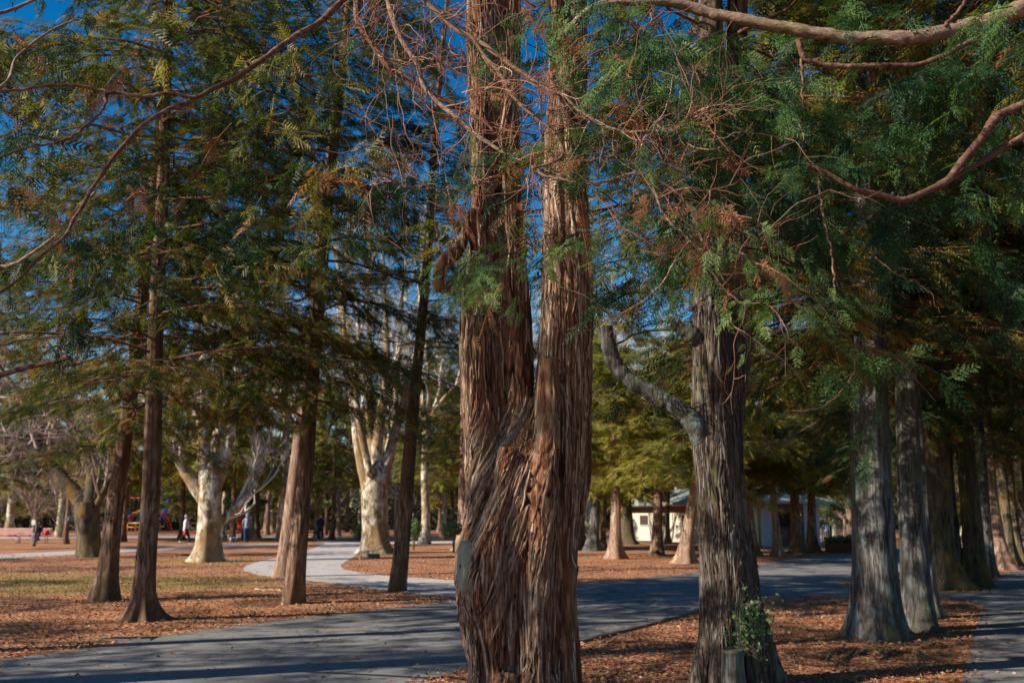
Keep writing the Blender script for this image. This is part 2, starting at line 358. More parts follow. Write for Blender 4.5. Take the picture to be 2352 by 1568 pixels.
def scatter(mb, T, pos, X, N, s, tint):
    X = X / (np.linalg.norm(X, axis=1)[:, None] + 1e-9); Yv = np.cross(N, X); Yv /= np.linalg.norm(Yv, axis=1)[:, None] + 1e-9; Z = np.cross(X, Yv)
    k = rng.integers(0, len(T), len(pos))
    for i, (tv, tt) in enumerate(T):
        m_ = k == i; n_ = m_.sum()
        if not n_: continue
        v = (tv[None, :, 0, None] * X[m_, None] + tv[None, :, 1, None] * Yv[m_, None] + tv[None, :, 2, None] * Z[m_, None]) * s[m_, None, None] + pos[m_, None]
        t = tt[None] + (np.arange(n_) * len(tv))[:, None, None]
        mb.add(v.reshape(-1, 3), None, t.reshape(-1, 3), c=np.repeat(tint[m_], len(tv)))
def crown(z0, H, Rm, nb, seed, T=T_FAR, size=.42, dens=1.0, droop=.25, olive=0.0, gapp=.12, low=.6):
    """limbs and foliage of one conifer around a vertical axis through the origin"""
    r_ = np.random.default_rng(seed); lb = MB(); fb = MB(); P, Xd, Nn, Sz, Tn = [], [], [], [], []
    for b_ in range(nb):
        f = (b_ + r_.random()) / nb; h = z0 + (H - z0) * f
        if f < .05 and r_.random() < .3: continue
        L = Rm * ((low + (1 - low) * min(1, f * 3)) * (1 - f) ** .55 + .12) * r_.uniform(.65, 1.15); az = r_.uniform(0, 6.283) if r_.random() < .5 else b_ * 2.4
        d = np.array([math.cos(az), math.sin(az), 0.0]); side = np.array([-d[1], d[0], 0])
        n_ = 7; t = np.linspace(0, 1, n_); up0 = r_.uniform(-.15, .55); wob = r_.normal(0, .085, n_).cumsum()
        pts = np.array([0, 0, h]) + d * (t * L)[:, None] + side * (wob * L)[:, None] + np.array([0, 0, 1.0]) * (L * (up0 * t - (droop + up0) * t ** 2 + .12 * t ** 3))[:, None]
        r0 = .008 + .0062 * L; lb.tube(pts, r0 * (1 - .85 * t), 4, cap=False, c=.4)
        if r_.random() < gapp: continue                       # a bare limb
        bt = r_.normal(.35, .13) + olive
        ntw = int(10 * L / Rm * dens) + 4
        for q in range(ntw):
            tt = .10 + .90 * (q + r_.random()) / ntw; ii = min(n_ - 2, int(tt * (n_ - 1))); p = pts[ii] + (pts[ii + 1] - pts[ii]) * (tt * (n_ - 1) - ii)
            s_ = 1 if q % 2 else -1; tl = (.20 + .34 * (1 - tt)) * L * r_.uniform(.6, 1.2) + .1
            td = d * r_.uniform(.35, 1) + side * s_ * r_.uniform(.4, 1.0) + np.array([0, 0, r_.uniform(-.35, .15)]); td /= np.linalg.norm(td)
            e = p + td * tl + np.array([0, 0, -.12 * tl]); lb.tube(np.stack([p, (p + e) / 2 + r_.normal(0, .03, 3), e]), [.010, .007, .003], 3, cap=False, c=.5)
            ns = max(2, int(tl / size * 4.2 * dens))
            u = r_.random(ns) ** .6 * 1.02
            for uu in u:
                P.append(p + (e - p) * uu + r_.normal(0, .045, 3)); xd = td + side * r_.normal(0, .65) + d * r_.normal(0, .35) + np.array([0, 0, -abs(r_.normal(.25, .35))])
                Xd.append(xd); Nn.append(np.array([r_.normal(0, .38), r_.normal(0, .38), 1])); Sz.append(size * r_.uniform(.55, 1.15))
                Tn.append(r_.uniform(.9, 1) if r_.random() < .06 else min(.86, max(0, bt + r_.normal(0, .2))))
    scatter(fb, T, np.array(P), np.array(Xd), np.array(Nn), np.array(Sz), np.array(Tn))
    return lb.mesh('limbs'), fb.mesh('crown', False)
CROWN = [crown(3.4, 14.5, 3.9, 74, 11, T_MID, .30, 1.45, .25, .08, .09), crown(2.9, 14.0, 3.8, 70, 12, T_MID, .30, 1.45, .3, .17, .09), crown(3.2, 15.0, 4.2, 78, 13, T_MID, .30, 1.45, .2, .08, .1),
         crown(3.1, 13.5, 3.6, 58, 14, T_MID, .30, 1.4, .35, .14, .18)]
THIN = [crown(5.2, 14.5, 3.2, 40, 15, T_MID, .34, .9, .25, .1), crown(4.4, 14.0, 3.0, 38, 16, T_MID, .34, .9, .3, .1)]
ROWC = [crown(3.7, 14.0, 3.9, 74, 21, T_MID, .34, 1.3, .35, .05, .14, .8), crown(3.5, 13.5, 3.7, 70, 22, T_MID, .34, 1.3, .4, .10, .14, .8)]
OLIVE = [crown(2.9, 9.0, 2.7, 46, 31, T_FAR, .42, 1.5, .3, 0, .0, .8), crown(2.7, 8.2, 2.9, 44, 32, T_FAR, .42, 1.5, .35, 0, .0, .8)]
FARC = [crown(3.5, 15, 3.6, 46, 41, T_FAR, .70, 1.2, .25, .05, .0, .7), crown(2.8, 13, 3.8, 44, 42, T_FAR, .70, 1.2, .3, .12, .0, .8)]
def setm(pair, lm, fm):
    pair[0].materials.append(lm); pair[1].materials.append(fm)
for c_ in CROWN + ROWC + THIN: setm(c_, M['branch_red'], M['leaf_cypress'])
for c_ in OLIVE: setm(c_, M['bark_brown'], M['leaf_olive'])
setm(FARC[0], M['bark_brown'], M['leaf_cypress']); setm(FARC[1], M['bark_brown'], M['leaf_olive'])

def trunkmesh(r, H, lean=(0, 0), seed=0, k=28, rings=60, flare=.9, flute=.10, bend=.0, top=.25, ridge=.04, zs=.35):
    """tapered, fluted, flared trunk standing at the origin; lean = dx, dy per metre of height"""
    mb = MB(); z = np.concatenate([np.linspace(-.12, 1.2, rings // 3), np.linspace(1.2, H, rings - rings // 3 + 1)[1:]]); t = np.clip(z / H, 0, 1)
    off = perlin(np.stack([z * .18, z * 0 + seed * 3.1, z * 0 + .5], 1)) * bend * np.minimum(1, z / 2); off2 = perlin(np.stack([z * .18, z * 0 + seed * 5.7 + 3, z * 0 + .5], 1)) * bend * np.minimum(1, z / 2)
    rad = r * (1 - (1 - top) * t ** .9)
    th = np.arange(k) / k * 2 * math.pi; zz, tt = np.meshgrid(z, th, indexing='ij')
    P = lambda a, b_, s_: perlin(np.stack([np.cos(tt) * a + seed * 7.3, np.sin(tt) * a + 11.1, zz * b_ + s_], -1))
    lobes = P(1.5, .12, .5); fl = np.exp(-np.maximum(zz, 0) / zs) * flare * (.55 + 1.3 * np.clip(P(2.1, .3, 4.5) + .25, 0, 1))
    rr = rad[:, None] * (1 + flute * lobes * 2 + ridge * P(5, .5, 2.5) + ridge * .7 * P(11, 1.3, 7.5) + fl)
    x = off[:, None] + lean[0] * zz + np.cos(tt) * rr; y = off2[:, None] + lean[1] * zz + np.sin(tt) * rr
    i = np.arange(len(z) - 1)[:, None] * k; j = np.arange(k)[None]; j2 = (j + 1) % k
    mb.add(np.stack([x, y, zz], -1).reshape(-1, 3), np.stack([i + j, i + j2, i + k + j2, i + k + j], -1).reshape(-1, 4))
    return mb.mesh('trunk')
def conifer(uv, wpx, leanuv, label, cset, ci, mat, group=None, H=13.5, crown_scale=1.0, cz=0.0, seed=0, k=28, rings=56, flare=.9, pos=None, rz=None, name='cypress_tree', leany=0.0, crz=1.0, flute=.1, zs=.35):
    b_ = np.array(pos) if pos is not None else G(*uv); r = W(wpx, b_[1]) / 2 * .92 if pos is None else wpx
    if leanuv is not None:
        q = D(leanuv[0], leanuv[1], b_[1]); lx = (q[0] - b_[0]) / q[2]
    else: lx = 0
    t = thing(name, b_, label, 'tree', group)
    tr = link('trunk', trunkmesh(r, H, (lx, leany), seed, k, rings, flare, flute, .12, zs=zs), mat, t)
    lm, fm = cset[ci % len(cset)]; rz = seed * 1.9 if rz is None else rz
    def part(nm, me):
        o = bpy.data.objects.new(nm, me); COL.objects.link(o); o.parent = t
        sh = Matrix.Rotation(math.atan(lx), 4, 'Y') @ Matrix.Rotation(-math.atan(leany), 4, 'X')       # the crown follows the lean of its trunk
        o.matrix_local = sh @ Matrix.Translation((0, 0, cz)) @ Matrix.Rotation(rz, 4, 'Z') @ Matrix.Diagonal((crown_scale, crown_scale, crz, 1))
        return o
    part('limbs', lm); part('crown', fm)
    return t

# ------------------------------------------------------------------ the twin-stemmed cypress in front
DG = bpy.context.evaluated_depsgraph_get
def remesh(mb, vox, name='tmp', smooth=2):
    me = mb.mesh('tmp'); o = bpy.data.objects.new('tmp', me); COL.objects.link(o)
    m = o.modifiers.new('r', 'REMESH'); m.mode = 'VOXEL'; m.voxel_size = vox; m.use_smooth_shade = True
    if smooth: s_ = o.modifiers.new('s', 'SMOOTH'); s_.iterations = smooth; s_.factor = .5
    bpy.context.view_layer.update()
    out = bpy.data.meshes.new_from_object(o.evaluated_get(DG())); bpy.data.objects.remove(o); bpy.data.meshes.remove(me)
    out.name = name; out.polygons.foreach_set('use_smooth', np.ones(len(out.polygons), bool)); return out
def getv(me):
    a = np.empty(len(me.vertices) * 3, np.float32); me.vertices.foreach_get('co', a); return a.reshape(-1, 3).astype(float)
def getn(me):
    a = np.empty(len(me.vertices) * 3, np.float32); me.vertex_normals.foreach_get('vector', a); return a.reshape(-1, 3).astype(float)
def slant(v):          # the grain of the fused foot leans from the fork down to the burl
    t = np.clip((2.5 - v[..., 2]) / 1.25, 0, 1); return .55 * t * t * (3 - 2 * t) * np.clip((.30 - v[..., 0]) / .26, 0, 1)
def fissures(me, sc=1.0, depth=.02, seed=0, grooves=(), sl=False):
    v = getv(me); n_ = getn(me); v0 = v.copy()
    if sl: v = v + np.stack([slant(v), 0 * v[:, 0], 0 * v[:, 0]], 1)
    wp = np.stack([perlin(v * [1.6, 1.6, 1.1] + seed), perlin(v * [1.6, 1.6, 1.1] + seed + 20), v[:, 2] * 0], 1) * .09
    q = v + wp
    a = perlin(q * np.array([9, 9, .55]) * sc + seed); b_ = perlin(q * np.array([22, 22, 1.2]) * sc + seed + 9); c_ = perlin(q * np.array([46, 46, 2.4]) * sc + seed + 17)
    ga, gb2 = np.exp(-(a / .055) ** 2) * np.clip(.6 + 1.2 * perlin(v * [3, 3, 1.5] + 50), 0, 1), np.exp(-(b_ / .10) ** 2) * np.clip(.5 + perlin(v * [5, 5, 2] + 70), 0, 1)
    d = -depth * ga * 1.25 - depth * .7 * gb2 + depth * .4 * c_ + depth * 1.9 * perlin(v * np.array([4.2, 4.2, .7]) + seed + 5)
    cr = 0 * d
    for xg, z0_, z1_, wd, dp in grooves:
        xx = v0[:, 0] - xg - .02 * perlin(np.stack([v0[:, 2] * 1.3, v0[:, 2] * 0 + xg * 9, v0[:, 2] * 0], 1)); g_ = np.exp(-(xx / wd) ** 2) * np.clip((v0[:, 2] - z0_) / .25, 0, 1) * np.clip((z1_ - v0[:, 2]) / .25, 0, 1) * np.clip(-n_[:, 1] * 2 + .3, 0, 1)
        d = d - dp * g_; cr = np.maximum(cr, g_ * .8)
    v = v0
    at = me.attributes.new('crev', 'FLOAT', 'POINT'); at.data.foreach_set('value', np.clip(ga * .95 + gb2 * .6, 0, 1).astype(np.float32))
    v = v + n_ * d[:, None]; me.vertices.foreach_set('co', v.astype(np.float32).ravel()); me.update()
YM = 7.0
base = D(1198, 1568, YM); base = np.array([base[0], YM, 0.0])
def lp(pts, dy):                       # (u, v, width, [extra depth]) -> metres relative to the base, radii
    P_ = []; 
    for p in pts:
        y = YM + dy + (p[3] if len(p) > 3 else 0); c_ = D(p[0], p[1], y) - base; P_.append([*c_, W(p[2], y) / 2])
    Q = smoothpath(P_, 46); return Q[:, :3], np.maximum(Q[:, 3], .02)
mb = MB()
lofts = [
    ([(1118, 1790, 150), (1120, 1568, 95), (1118, 1450, 105), (1112, 1330, 108), (1120, 1200, 92), (1112, 1100, 96), (1106, 1000, 92), (1100, 900, 80), (1098, 800, 80), (1096, 700, 76), (1104, 600, 66), (1110, 500, 64), (1108, 300, 62), (1106, 0, 60), (1106, -350, 54), (1100, -700, 45)], -.03),
    ([(1165, 1200, 120), (1172, 1080, 110), (1176, 980, 92), (1178, 900, 86), (1176, 820, 84), (1174, 700, 80), (1172, 600, 74), (1166, 500, 74), (1160, 300, 74), (1158, 0, 74), (1155, -350, 66), (1150, -700, 52)], .06),
    ([(1200, 1790, 230), (1200, 1568, 185), (1198, 1450, 185), (1195, 1300, 180), (1195, 1180, 190), (1200, 1080, 180), (1207, 1010, 120), (1212, 950, 60), (1214, 915, 34)], .02),
    ([(1275, 1790, 150), (1278, 1568, 116), (1268, 1450, 120), (1264, 1330, 118), (1268, 1200, 122), (1282, 1080, 126), (1290, 980, 124), (1293, 900, 124), (1298, 800, 120), (1300, 700, 116), (1300, 600, 112), (1300, 450, 102), (1302, 300, 98), (1304, 100, 96), (1306, -200, 90), (1308, -700, 70)], -.04),
    ([(1236, 1700, 60), (1240, 1450, 56), (1244, 1250, 56), (1252, 1080, 60), (1262, 950, 52), (1262, 820, 40)], -.26),
    ([(1150, 1640, 60), (1140, 1480, 70), (1128, 1360, 88), (1120, 1290, 92), (1132, 1210, 70), (1160, 1120, 50), (1168, 1030, 40)], -.20),
    ([(1215, 1120, 120), (1214, 1050, 96), (1212, 1000, 60), (1212, 965, 30)], -.05),
    ([(1122, 1430, 60), (1116, 1380, 96), (1112, 1320, 108), (1116, 1260, 88), (1134, 1205, 50)], -.185),
    ([(1316, 1690, 44), (1308, 1450, 40), (1310, 1250, 42), (1334, 1100, 44), (1344, 900, 32), (1344, 700, 30)], -.02),
]
for pts, dy in lofts:
    P_, r_ = lp(pts, dy); mb.tube(P_, r_, 20)
# root flare
for az in np.linspace(0, 2 * math.pi, 9)[:-1] + .3:
    d = np.array([math.cos(az), math.sin(az), 0]); t = np.linspace(0, 1, 8)[:, None]
    mb.tube(np.array([0, 0, .55]) * (1 - t) ** 1.5 + d * (.20 + .48 * t) + np.array([0, 0, -.14]) * t, np.linspace(.16, .06, 8), 10)
# stub limb on the upper stem at the upper left (old curled branch)
P_, r_ = lp([(1090, 640, 40, -.02), (1060, 655, 30, -.06), (1025, 662, 24, -.1), (1008, 655, 24, -.12), (1010, 620, 24, -.12), (1022, 596, 24, -.12), (1052, 572, 24, -.06), (1072, 530, 26), (1085, 480, 26, .02)], -.10)
mb.tube(P_, r_, 12)
# swollen collar round the pruned cut
cc = D(1100, 1292, YM - .18) - base
P_, r_ = lp([(1110, 1390, 60), (1100, 1340, 84), (1098, 1292, 92), (1102, 1240, 76), (1115, 1180, 50)], -.12); mb.tube(P_, r_, 16)
trunk = remesh(mb, .0105, 'trunk', 3); fissures(trunk, 1.1, .019, 0, [(.152, .0, 1.1, .022, .03), (-.215, 2.35, 4.4, .026, .07), (-.02, .1, 1.5, .02, .035), (.285, .9, 2.9, .016, .03), (-.13, .0, .9, .018, .03), (.30, 3.2, 4.6, .018, .03)], True)
main = thing('twin_stemmed_cypress', base, 'massive fibrous red brown cypress forking into two stems, with a pale pruned oval scar', 'tree', None)
link('trunk', trunk, M['bark_main'], main)
# loose fibrous strips lying on the bark, some with lifted ends
from mathutils.bvhtree import BVHTree
def strips(me, n, seed, zmax, w0=.007, w1=.019, sl=False, zmin=.1):
    r_ = np.random.default_rng(seed); v = getv(me); nn = getn(me); bm = bmesh.new(); bm.from_mesh(me); bv = BVHTree.FromBMesh(bm); bm.free(); mb = MB()
    ok = np.where((v[:, 2] < zmax) & (v[:, 2] > zmin) & (nn[:, 1] < .35) & (perlin(v * [3.5, 3.5, 1.6] + seed) > -.18))[0]
    for i in r_.choice(ok, n):
        p = v[i]; L = r_.uniform(.18, .85); k = max(5, int(L / .045)); w_ = r_.uniform(w0, w1); P_, N_ = [], []; dr = r_.normal(0, .10, 2); dr[0] -= (.42 * min(1, max(0, (.28 - p[0]) / .22)) if (sl and 1.25 < p[2] < 2.45) else 0); lift0, lift1 = (r_.uniform(.0, .02) if r_.random() < .2 else 0), (r_.uniform(.0, .03) if r_.random() < .2 else 0)
        for j in range(k + 1):
            q, nm, _, _ = bv.find_nearest(Vector(p)); t = j / k
            if q is None: break
            P_.append(np.array(q) + np.array(nm) * (.004 + lift0 * max(0, 1 - t * 4) ** 2 + lift1 * max(0, t * 4 - 3) ** 2)); N_.append(np.array(nm)); p = np.array(q) + np.array([dr[0] * L / k + r_.normal(0, .003), dr[1] * L / k, -L / k])
        P_, N_ = np.array(P_), np.array(N_)
        if len(P_) < 4: continue
        tg = np.gradient(P_, axis=0); sd_ = np.cross(tg, N_); sd_ /= np.linalg.norm(sd_, axis=1)[:, None] + 1e-9; t = np.linspace(0, 1, len(P_))[:, None]; ww = w_ * np.sin(np.clip(t * .94 + .05, 0, 1) * math.pi) ** .5 * (1 + .3 * np.sin(t * 9 + i))
        vv = np.stack([P_ - sd_ * ww - N_ * .005, P_ - sd_ * ww * .5 + N_ * .004, P_ + sd_ * ww * .5 + N_ * .004, P_ + sd_ * ww - N_ * .005], 1).reshape(-1, 3)
        mb.add(vv, [[a * 4 + b_, (a + 1) * 4 + b_, (a + 1) * 4 + b_ + 1, a * 4 + b_ + 1] for a in range(len(P_) - 1) for b_ in range(3)], c=float(np.clip(r_.normal(.5, .28), 0, 1)))
    return mb
def stripmat(name, st):
    m, n, b = newmat(name); at = nd(n, 'ShaderNodeAttribute'); at.attribute_name = 'tint'; c = tc(n); f = noise(n, c, 70, 4, .6, (1, 1, .1))
    n.links.new(mixc(n, ramp(n, st, at.outputs['Fac']), (.05, .02, .012), math_(n, 'MULTIPLY', ramp(n, [(.5, (0, 0, 0)), (.62, (1, 1, 1))], f), .7)), b.inputs['Base Color']); b.inputs['Roughness'].default_value = .95; b.inputs['Specular IOR Level'].default_value = .1; bump(n, b, f, .8, .01); return m
M['strip'] = stripmat('bark_strips_red', [(0, (.065, .030, .02)), (.35, (.16, .092, .062)), (.7, (.34, .25, .185)), (1, (.50, .42, .33))]); M['strip2'] = stripmat('bark_strips_grey', [(0, (.05, .03, .022)), (.5, (.08, .066, .058)), (1, (.21, .215, .20))])
strips(trunk, 1500, 51, 5.6, .004, .013, True).build('bark_strips', M['strip'], main)
# the pale pruned cut: a shallow oval disc, set facing left and towards the path
sc_ = MB(); n_ = 26; th = np.arange(n_) / n_ * 2 * math.pi
cn = np.array([-.86, -.50, .04]); cn /= np.linalg.norm(cn); e1 = np.cross(cn, [0, 0, 1.0]); e1 /= np.linalg.norm(e1); e2 = np.cross(e1, cn)
c0 = D(1072, 1300, YM - .27) - base + cn * .035
def ringp(a, b_, off): return c0 + cn * off + e1 * (np.cos(th) * a)[:, None] + e2 * (np.sin(th) * b_ * (1 + .08 * np.sin(th * 2 + 1)))[:, None]
rs = [ringp(.062, .175, -.08), ringp(.062, .175, .006), ringp(.054, .162, .014), ringp(.032, .10, .010), ringp(.01, .02, .014)]
q = [[a * n_ + j, a * n_ + (j + 1) % n_, (a + 1) * n_ + (j + 1) % n_, (a + 1) * n_ + j] for a in range(4) for j in range(n_)]
sc_.add(np.concatenate(rs), q, c=np.repeat([0, .2, .9, .5, .7], n_))
def cutmat():
    m, n, b = newmat('cut_wood_weathered'); c = tc(n); f = noise(n, c, 60, 5, .7, (1, 1, .5)); g = noise(n, c, 9, 4, .6)
    n.links.new(mixc(n, ramp(n, [(.3, (.19, .20, .14)), (.7, (.36, .36, .27))], f), (.26, .17, .10), ramp(n, [(.55, (0, 0, 0)), (.7, (.7, .7, .7))], g)), b.inputs['Base Color'])
    b.inputs['Roughness'].default_value = .9; bump(n, b, f, .5, .006); return m
M['cut'] = cutmat(); sc_.build('pruning_scar', M['cut'], main)

# branches: (name part) each a real tube in front of the stems; v < 0 is above the frame, where they meet the stems
def path3(pts, y0, y1, w0, w1, rel, k=8, n=None, jit=.006, seed=0, start=None, mb=None):
    P_ = []; m_ = len(pts)
    for i, p in enumerate(pts):
        t = i / (m_ - 1); y = y0 + (y1 - y0) * t; P_.append([*(D(p[0], p[1], y) - rel), W((w0 + (w1 - w0) * t) * .86, y) / 2])
    if start is not None: P_ = [[*(np.array(s_) - rel), W(w0 * 1.15, y0) / 2] for s_ in start] + P_
    thick = W(w0, y0) > .03
    if thick: n, k = len(P_) * 16, 20
    Q = smoothpath(P_, n or len(P_) * 6, 0 if thick else jit, seed); b_ = mb or MB()
    if thick: ln = np.linspace(0, len(P_) * 1.3, n); Q[:, :3] += np.stack([perlin(np.stack([ln * .8, ln * 0 + seed, ln * 0 + q_ * 7.5], 1)) for q_ in range(3)], 1) * W(w0, y0) * .22
    rad = np.maximum(Q[:, 3], .002); rad = rad * (1 + .10 * perlin(np.stack([np.arange(len(rad)) * .6, rad * 0 + seed, rad * 0 + .5], 1)))
    b_.tube(Q[:, :3], rad, k, c=.5)
    if thick:
        vv = b_.v[0]; ax = np.repeat(Q[:, :3], k, 0); rd = vv - ax; rr_ = np.repeat(rad, k)[:, None]
        sf = 1 + (.12 * perlin(vv * 14 + seed) + .10 * perlin(vv * 34 + seed) - .12 * np.exp(-(perlin(vv * 42 + seed + 8) / .12) ** 2))[:, None]
        kn = sum(.5 * np.exp(-((np.arange(len(Q)) - c_) / 3.2) ** 2) for c_ in np.random.default_rng(seed + 5).choice(len(Q), 4)); sf = sf + np.repeat(kn, k)[:, None] * np.clip(perlin(vv * 6 + 3), 0, 1)[:, None] * .8
        b_.v[0] = ax + rd * sf
    return b_, Q
z0s = lambda u, v, y: D(u, v, y)
LS, RS = D(1108, -520, 7.0), D(1306, -560, 6.95)
twig_roots = []
def limb(pts, y0, y1, w0, w1, mat, start=None, seed=0, k=9, jit=.006, label=None, rel=None, parent=None, roots=True):
    rel = base if rel is None else rel
    b_, Q = path3(pts, y0, y1, w0, w1, rel, k, None, jit, seed, start); o = b_.build('branch', mat, parent or main)
    if roots: twig_roots.extend([(Q[i, :3] + rel, Q[min(i + 1, len(Q) - 1), :3] - Q[i, :3], Q[i, 3]) for i in range(len(Q) // 4, len(Q))])
    if label: o['label'] = label
    return o
limb([(900, -110), (850, -50), (790, 0), (735, 50), (690, 75), (640, 110), (585, 150), (530, 185), (490, 205), (440, 230), (380, 255), (320, 295), (270, 350), (225, 410), (190, 470), (170, 500), (150, 540), (100, 585), (50, 635), (0, 670), (-70, 715)], 5.9, 4.6, 19, 7, M['branch_red'], [LS, D(1000, -260, 6.5)], 1, roots=False)
limb([(455, 224), (400, 215), (330, 222), (260, 218), (200, 205), (150, 200), (60, 208), (0, 212), (-70, 220)], 5.05, 4.7, 12, 7, M['branch_red'], None, 2, roots=False)
limb([(240, 240), (200, 290), (150, 325), (100, 335), (40, 350), (-30, 380)], 4.9, 4.7, 8, 5, M['branch_red'], [D(245, 218, 4.93)], 3, roots=False)
limb([(820, -60), (822, 0), (823, 50), (850, 92), (872, 125), (890, 152), (952, 192), (995, 220), (1040, 240), (1087, 268), (1115, 278), (1135, 300)], 6.1, 5.7, 24, 9, M['branch_red'], [LS, D(900, -240, 6.5)], 4)
limb([(870, -60), (890, 0), (910, 65), (932, 110), (960, 148), (974, 196), (1003, 233), (1041, 264), (1080, 298), (1122, 327), (1157, 352), (1199, 370), (1241, 390), (1290, 402)], 5.8, 5.5, 17, 8, M['branch_grey'], [LS, D(930, -230, 6.3)], 5)
limb([(950, -50), (978, 0), (1009, 35), (1045, 67), (1087, 91), (1114, 130), (1150, 173), (1171, 211), (1195, 239), (1234, 274), (1270, 302), (1291, 337), (1293, 355), (1270, 372), (1225, 385)], 5.6, 5.4, 17, 7, M['branch_grey'], [LS, D(1010, -240, 6.3)], 6)
limb([(1093, 91), (1132, 119), (1193, 162), (1234, 190), (1270, 211), (1297, 221), (1333, 256), (1389, 292), (1438, 302), (1490, 302), (1561, 298), (1594, 289), (1650, 282)], 5.55, 5.2, 15, 5, M['branch_grey'], None, 7)
limb([(1225, 385), (1245, 404), (1297, 418), (1360, 427), (1403, 416), (1456, 400), (1508, 418), (1561, 454), (1585, 490), (1602, 530), (1625, 570), (1660, 600)], 5.4, 5.1, 9, 6, M['branch_grey'], None, 8)
limb([(1525, 494), (1596, 565), (1620, 582), (1658, 650), (1700, 688), (1737, 698), (1806, 692)], 5.1, 4.9, 7, 4, M['branch_grey'], [D(1500, 430, 5.2)], 9)
limb([(1291, 352), (1333, 368), (1403, 362), (1456, 366), (1508, 337), (1561, 331), (1640, 322), (1700, 300)], 5.4, 5.1, 6, 4, M['branch_red'], None, 10)
limb([(1090, 426), (1016, 429), (932, 429), (889, 408), (860, 402)], 5.7, 5.5, 4.5, 2, M['branch_red'], [D(1150, 350, 5.6)], 11)
limb([(905, 20), (883, 106), (879, 148), (893, 281), (897, 300)], 5.6, 5.5, 2.6, 1.4, M['branch_grey'], [D(893, 10, 5.8)], 12, 5, roots=False)
limb([(904, 60), (904, 175), (921, 260), (932, 316), (964, 366), (1002, 429)], 5.6, 5.5, 4, 2, M['branch_grey'], [D(899, 20, 5.79)], 13, 5, roots=False)
limb([(1231, 530), (1192, 548), (1139, 579), (1087, 604), (1045, 611)], 4.9, 4.8, 3.4, 2, M['branch_red'], [D(1245, 459, 5.0), D(1225, 386, 5.4)], 14, 5, roots=False)
limb([(1224, 586), (1174, 611), (1132, 638), (1115, 650)], 4.9, 4.8, 3, 1.6, M['branch_red'], [D(1231, 535, 4.9)], 15, 5, roots=False)
limb([(1245, 459), (1252, 558), (1273, 635), (1291, 660), (1350, 685), (1420, 737)], 5.3, 5.0, 4, 2, M['branch_grey'], [D(1235, 388, 5.38)], 16, 5, roots=False)
limb([(1249, 509), (1297, 512), (1350, 531), (1385, 530), (1456, 507)], 5.0, 4.8, 3.5, 2, M['branch_red'], [D(1246, 470, 5.05)], 17, 5, roots=False)
# curly dead twigs growing off these branches
tw = MB(); r_ = np.random.default_rng(5); tips = []
def twig(p, d, L, r0, dep=0):
    n = max(5, int(L / .035)); q = [p]; d = d / np.linalg.norm(d); cu = r_.normal(0, 1, 3) * .10
    for i in range(n):
        d = d + r_.normal(0, .13, 3) + cu; cu = cu * .9 + r_.normal(0, .05, 3); d[2] += .012; d /= np.linalg.norm(d); q.append(q[-1] + d * (L / n))
        if dep < 2 and r_.random() < (.20 if dep == 0 else .12): twig(q[-1], d + r_.normal(0, .7, 3), L * r_.uniform(.25, .6), r0 * .6, dep + 1)
    tw.tube(q, np.linspace(r0, r0 * .35, len(q)), 4, cap=False, c=float(np.clip(r_.normal(.45, .25), 0, 1))); tips.append((q[-1], d))
for p, d, rr in twig_roots:
    if r_.random() < .46:
        dd = np.cross(d / (np.linalg.norm(d) + 1e-9), r_.normal(size=3)) + d / (np.linalg.norm(d) + 1e-9) * .5
        twig(p - base, dd, r_.uniform(.15, .75), r_.uniform(.0022, .005) )
tw.build('dead_twigs', M['twig_red'], main)

# foliage hanging close to the camera: clusters (u, v, ru, rv, depth, spread, count, tint); higher tint paints sprays as sunlit
def cluster(lst, T, size, parent, rel, mat, name, hang=.75, seed=0):
    r_ = np.random.default_rng(seed); mb_ = MB()
    for (u, v, ru, rv, y, dy, n, tint, *hz) in lst:
        if name == 'dead_foliage': n = n * .6
        elif u > 1250 and T is T_NEAR: tint += .12  # lighter tint on this side paints in sunlit green
        # small groups along short twigs
        k = max(1, int(n // 9))
        for g_ in range(k):
            a = r_.normal(0, .5, 2); y_ = y + r_.normal(0, dy * .5); p0 = D(u + a[0] * ru, v + a[1] * rv, y_) - rel
            d = np.array([r_.normal(0, 1), r_.normal(0, .6), r_.normal(-.15, .35)]); d /= np.linalg.norm(d); L = r_.uniform(.15, .4)
            t = r_.random(9)
            P_ = p0 + d * (t * L)[:, None] + np.array([0, 0, -.12]) * (t ** 2)[:, None] + r_.normal(0, .02, (9, 3))
            h_ = hz[0] if hz else hang
            X_ = d * .8 + r_.normal(0, .45, (9, 3)) + np.array([0, 0, -h_]); N_ = r_.normal(0, .8, (9, 3)) + np.array([0, -.5, .5])
            scatter(mb_, T, P_, X_, N_, size * r_.uniform(.35, 1.3, 9), np.clip(tint + r_.normal(0, .22) + r_.normal(0, .08, 9), 0, 1))
            e = np.linspace(0, 1, 4)[:, None]; tq = p0 + d * L * e + np.array([0, 0, -.12]) * e ** 2
            mb_.tube(tq, [.004, .003, .002, .0015], 3, cap=False, c=.95 if name == 'dead_foliage' else .0)
    return mb_.build(name, mat, parent, False)
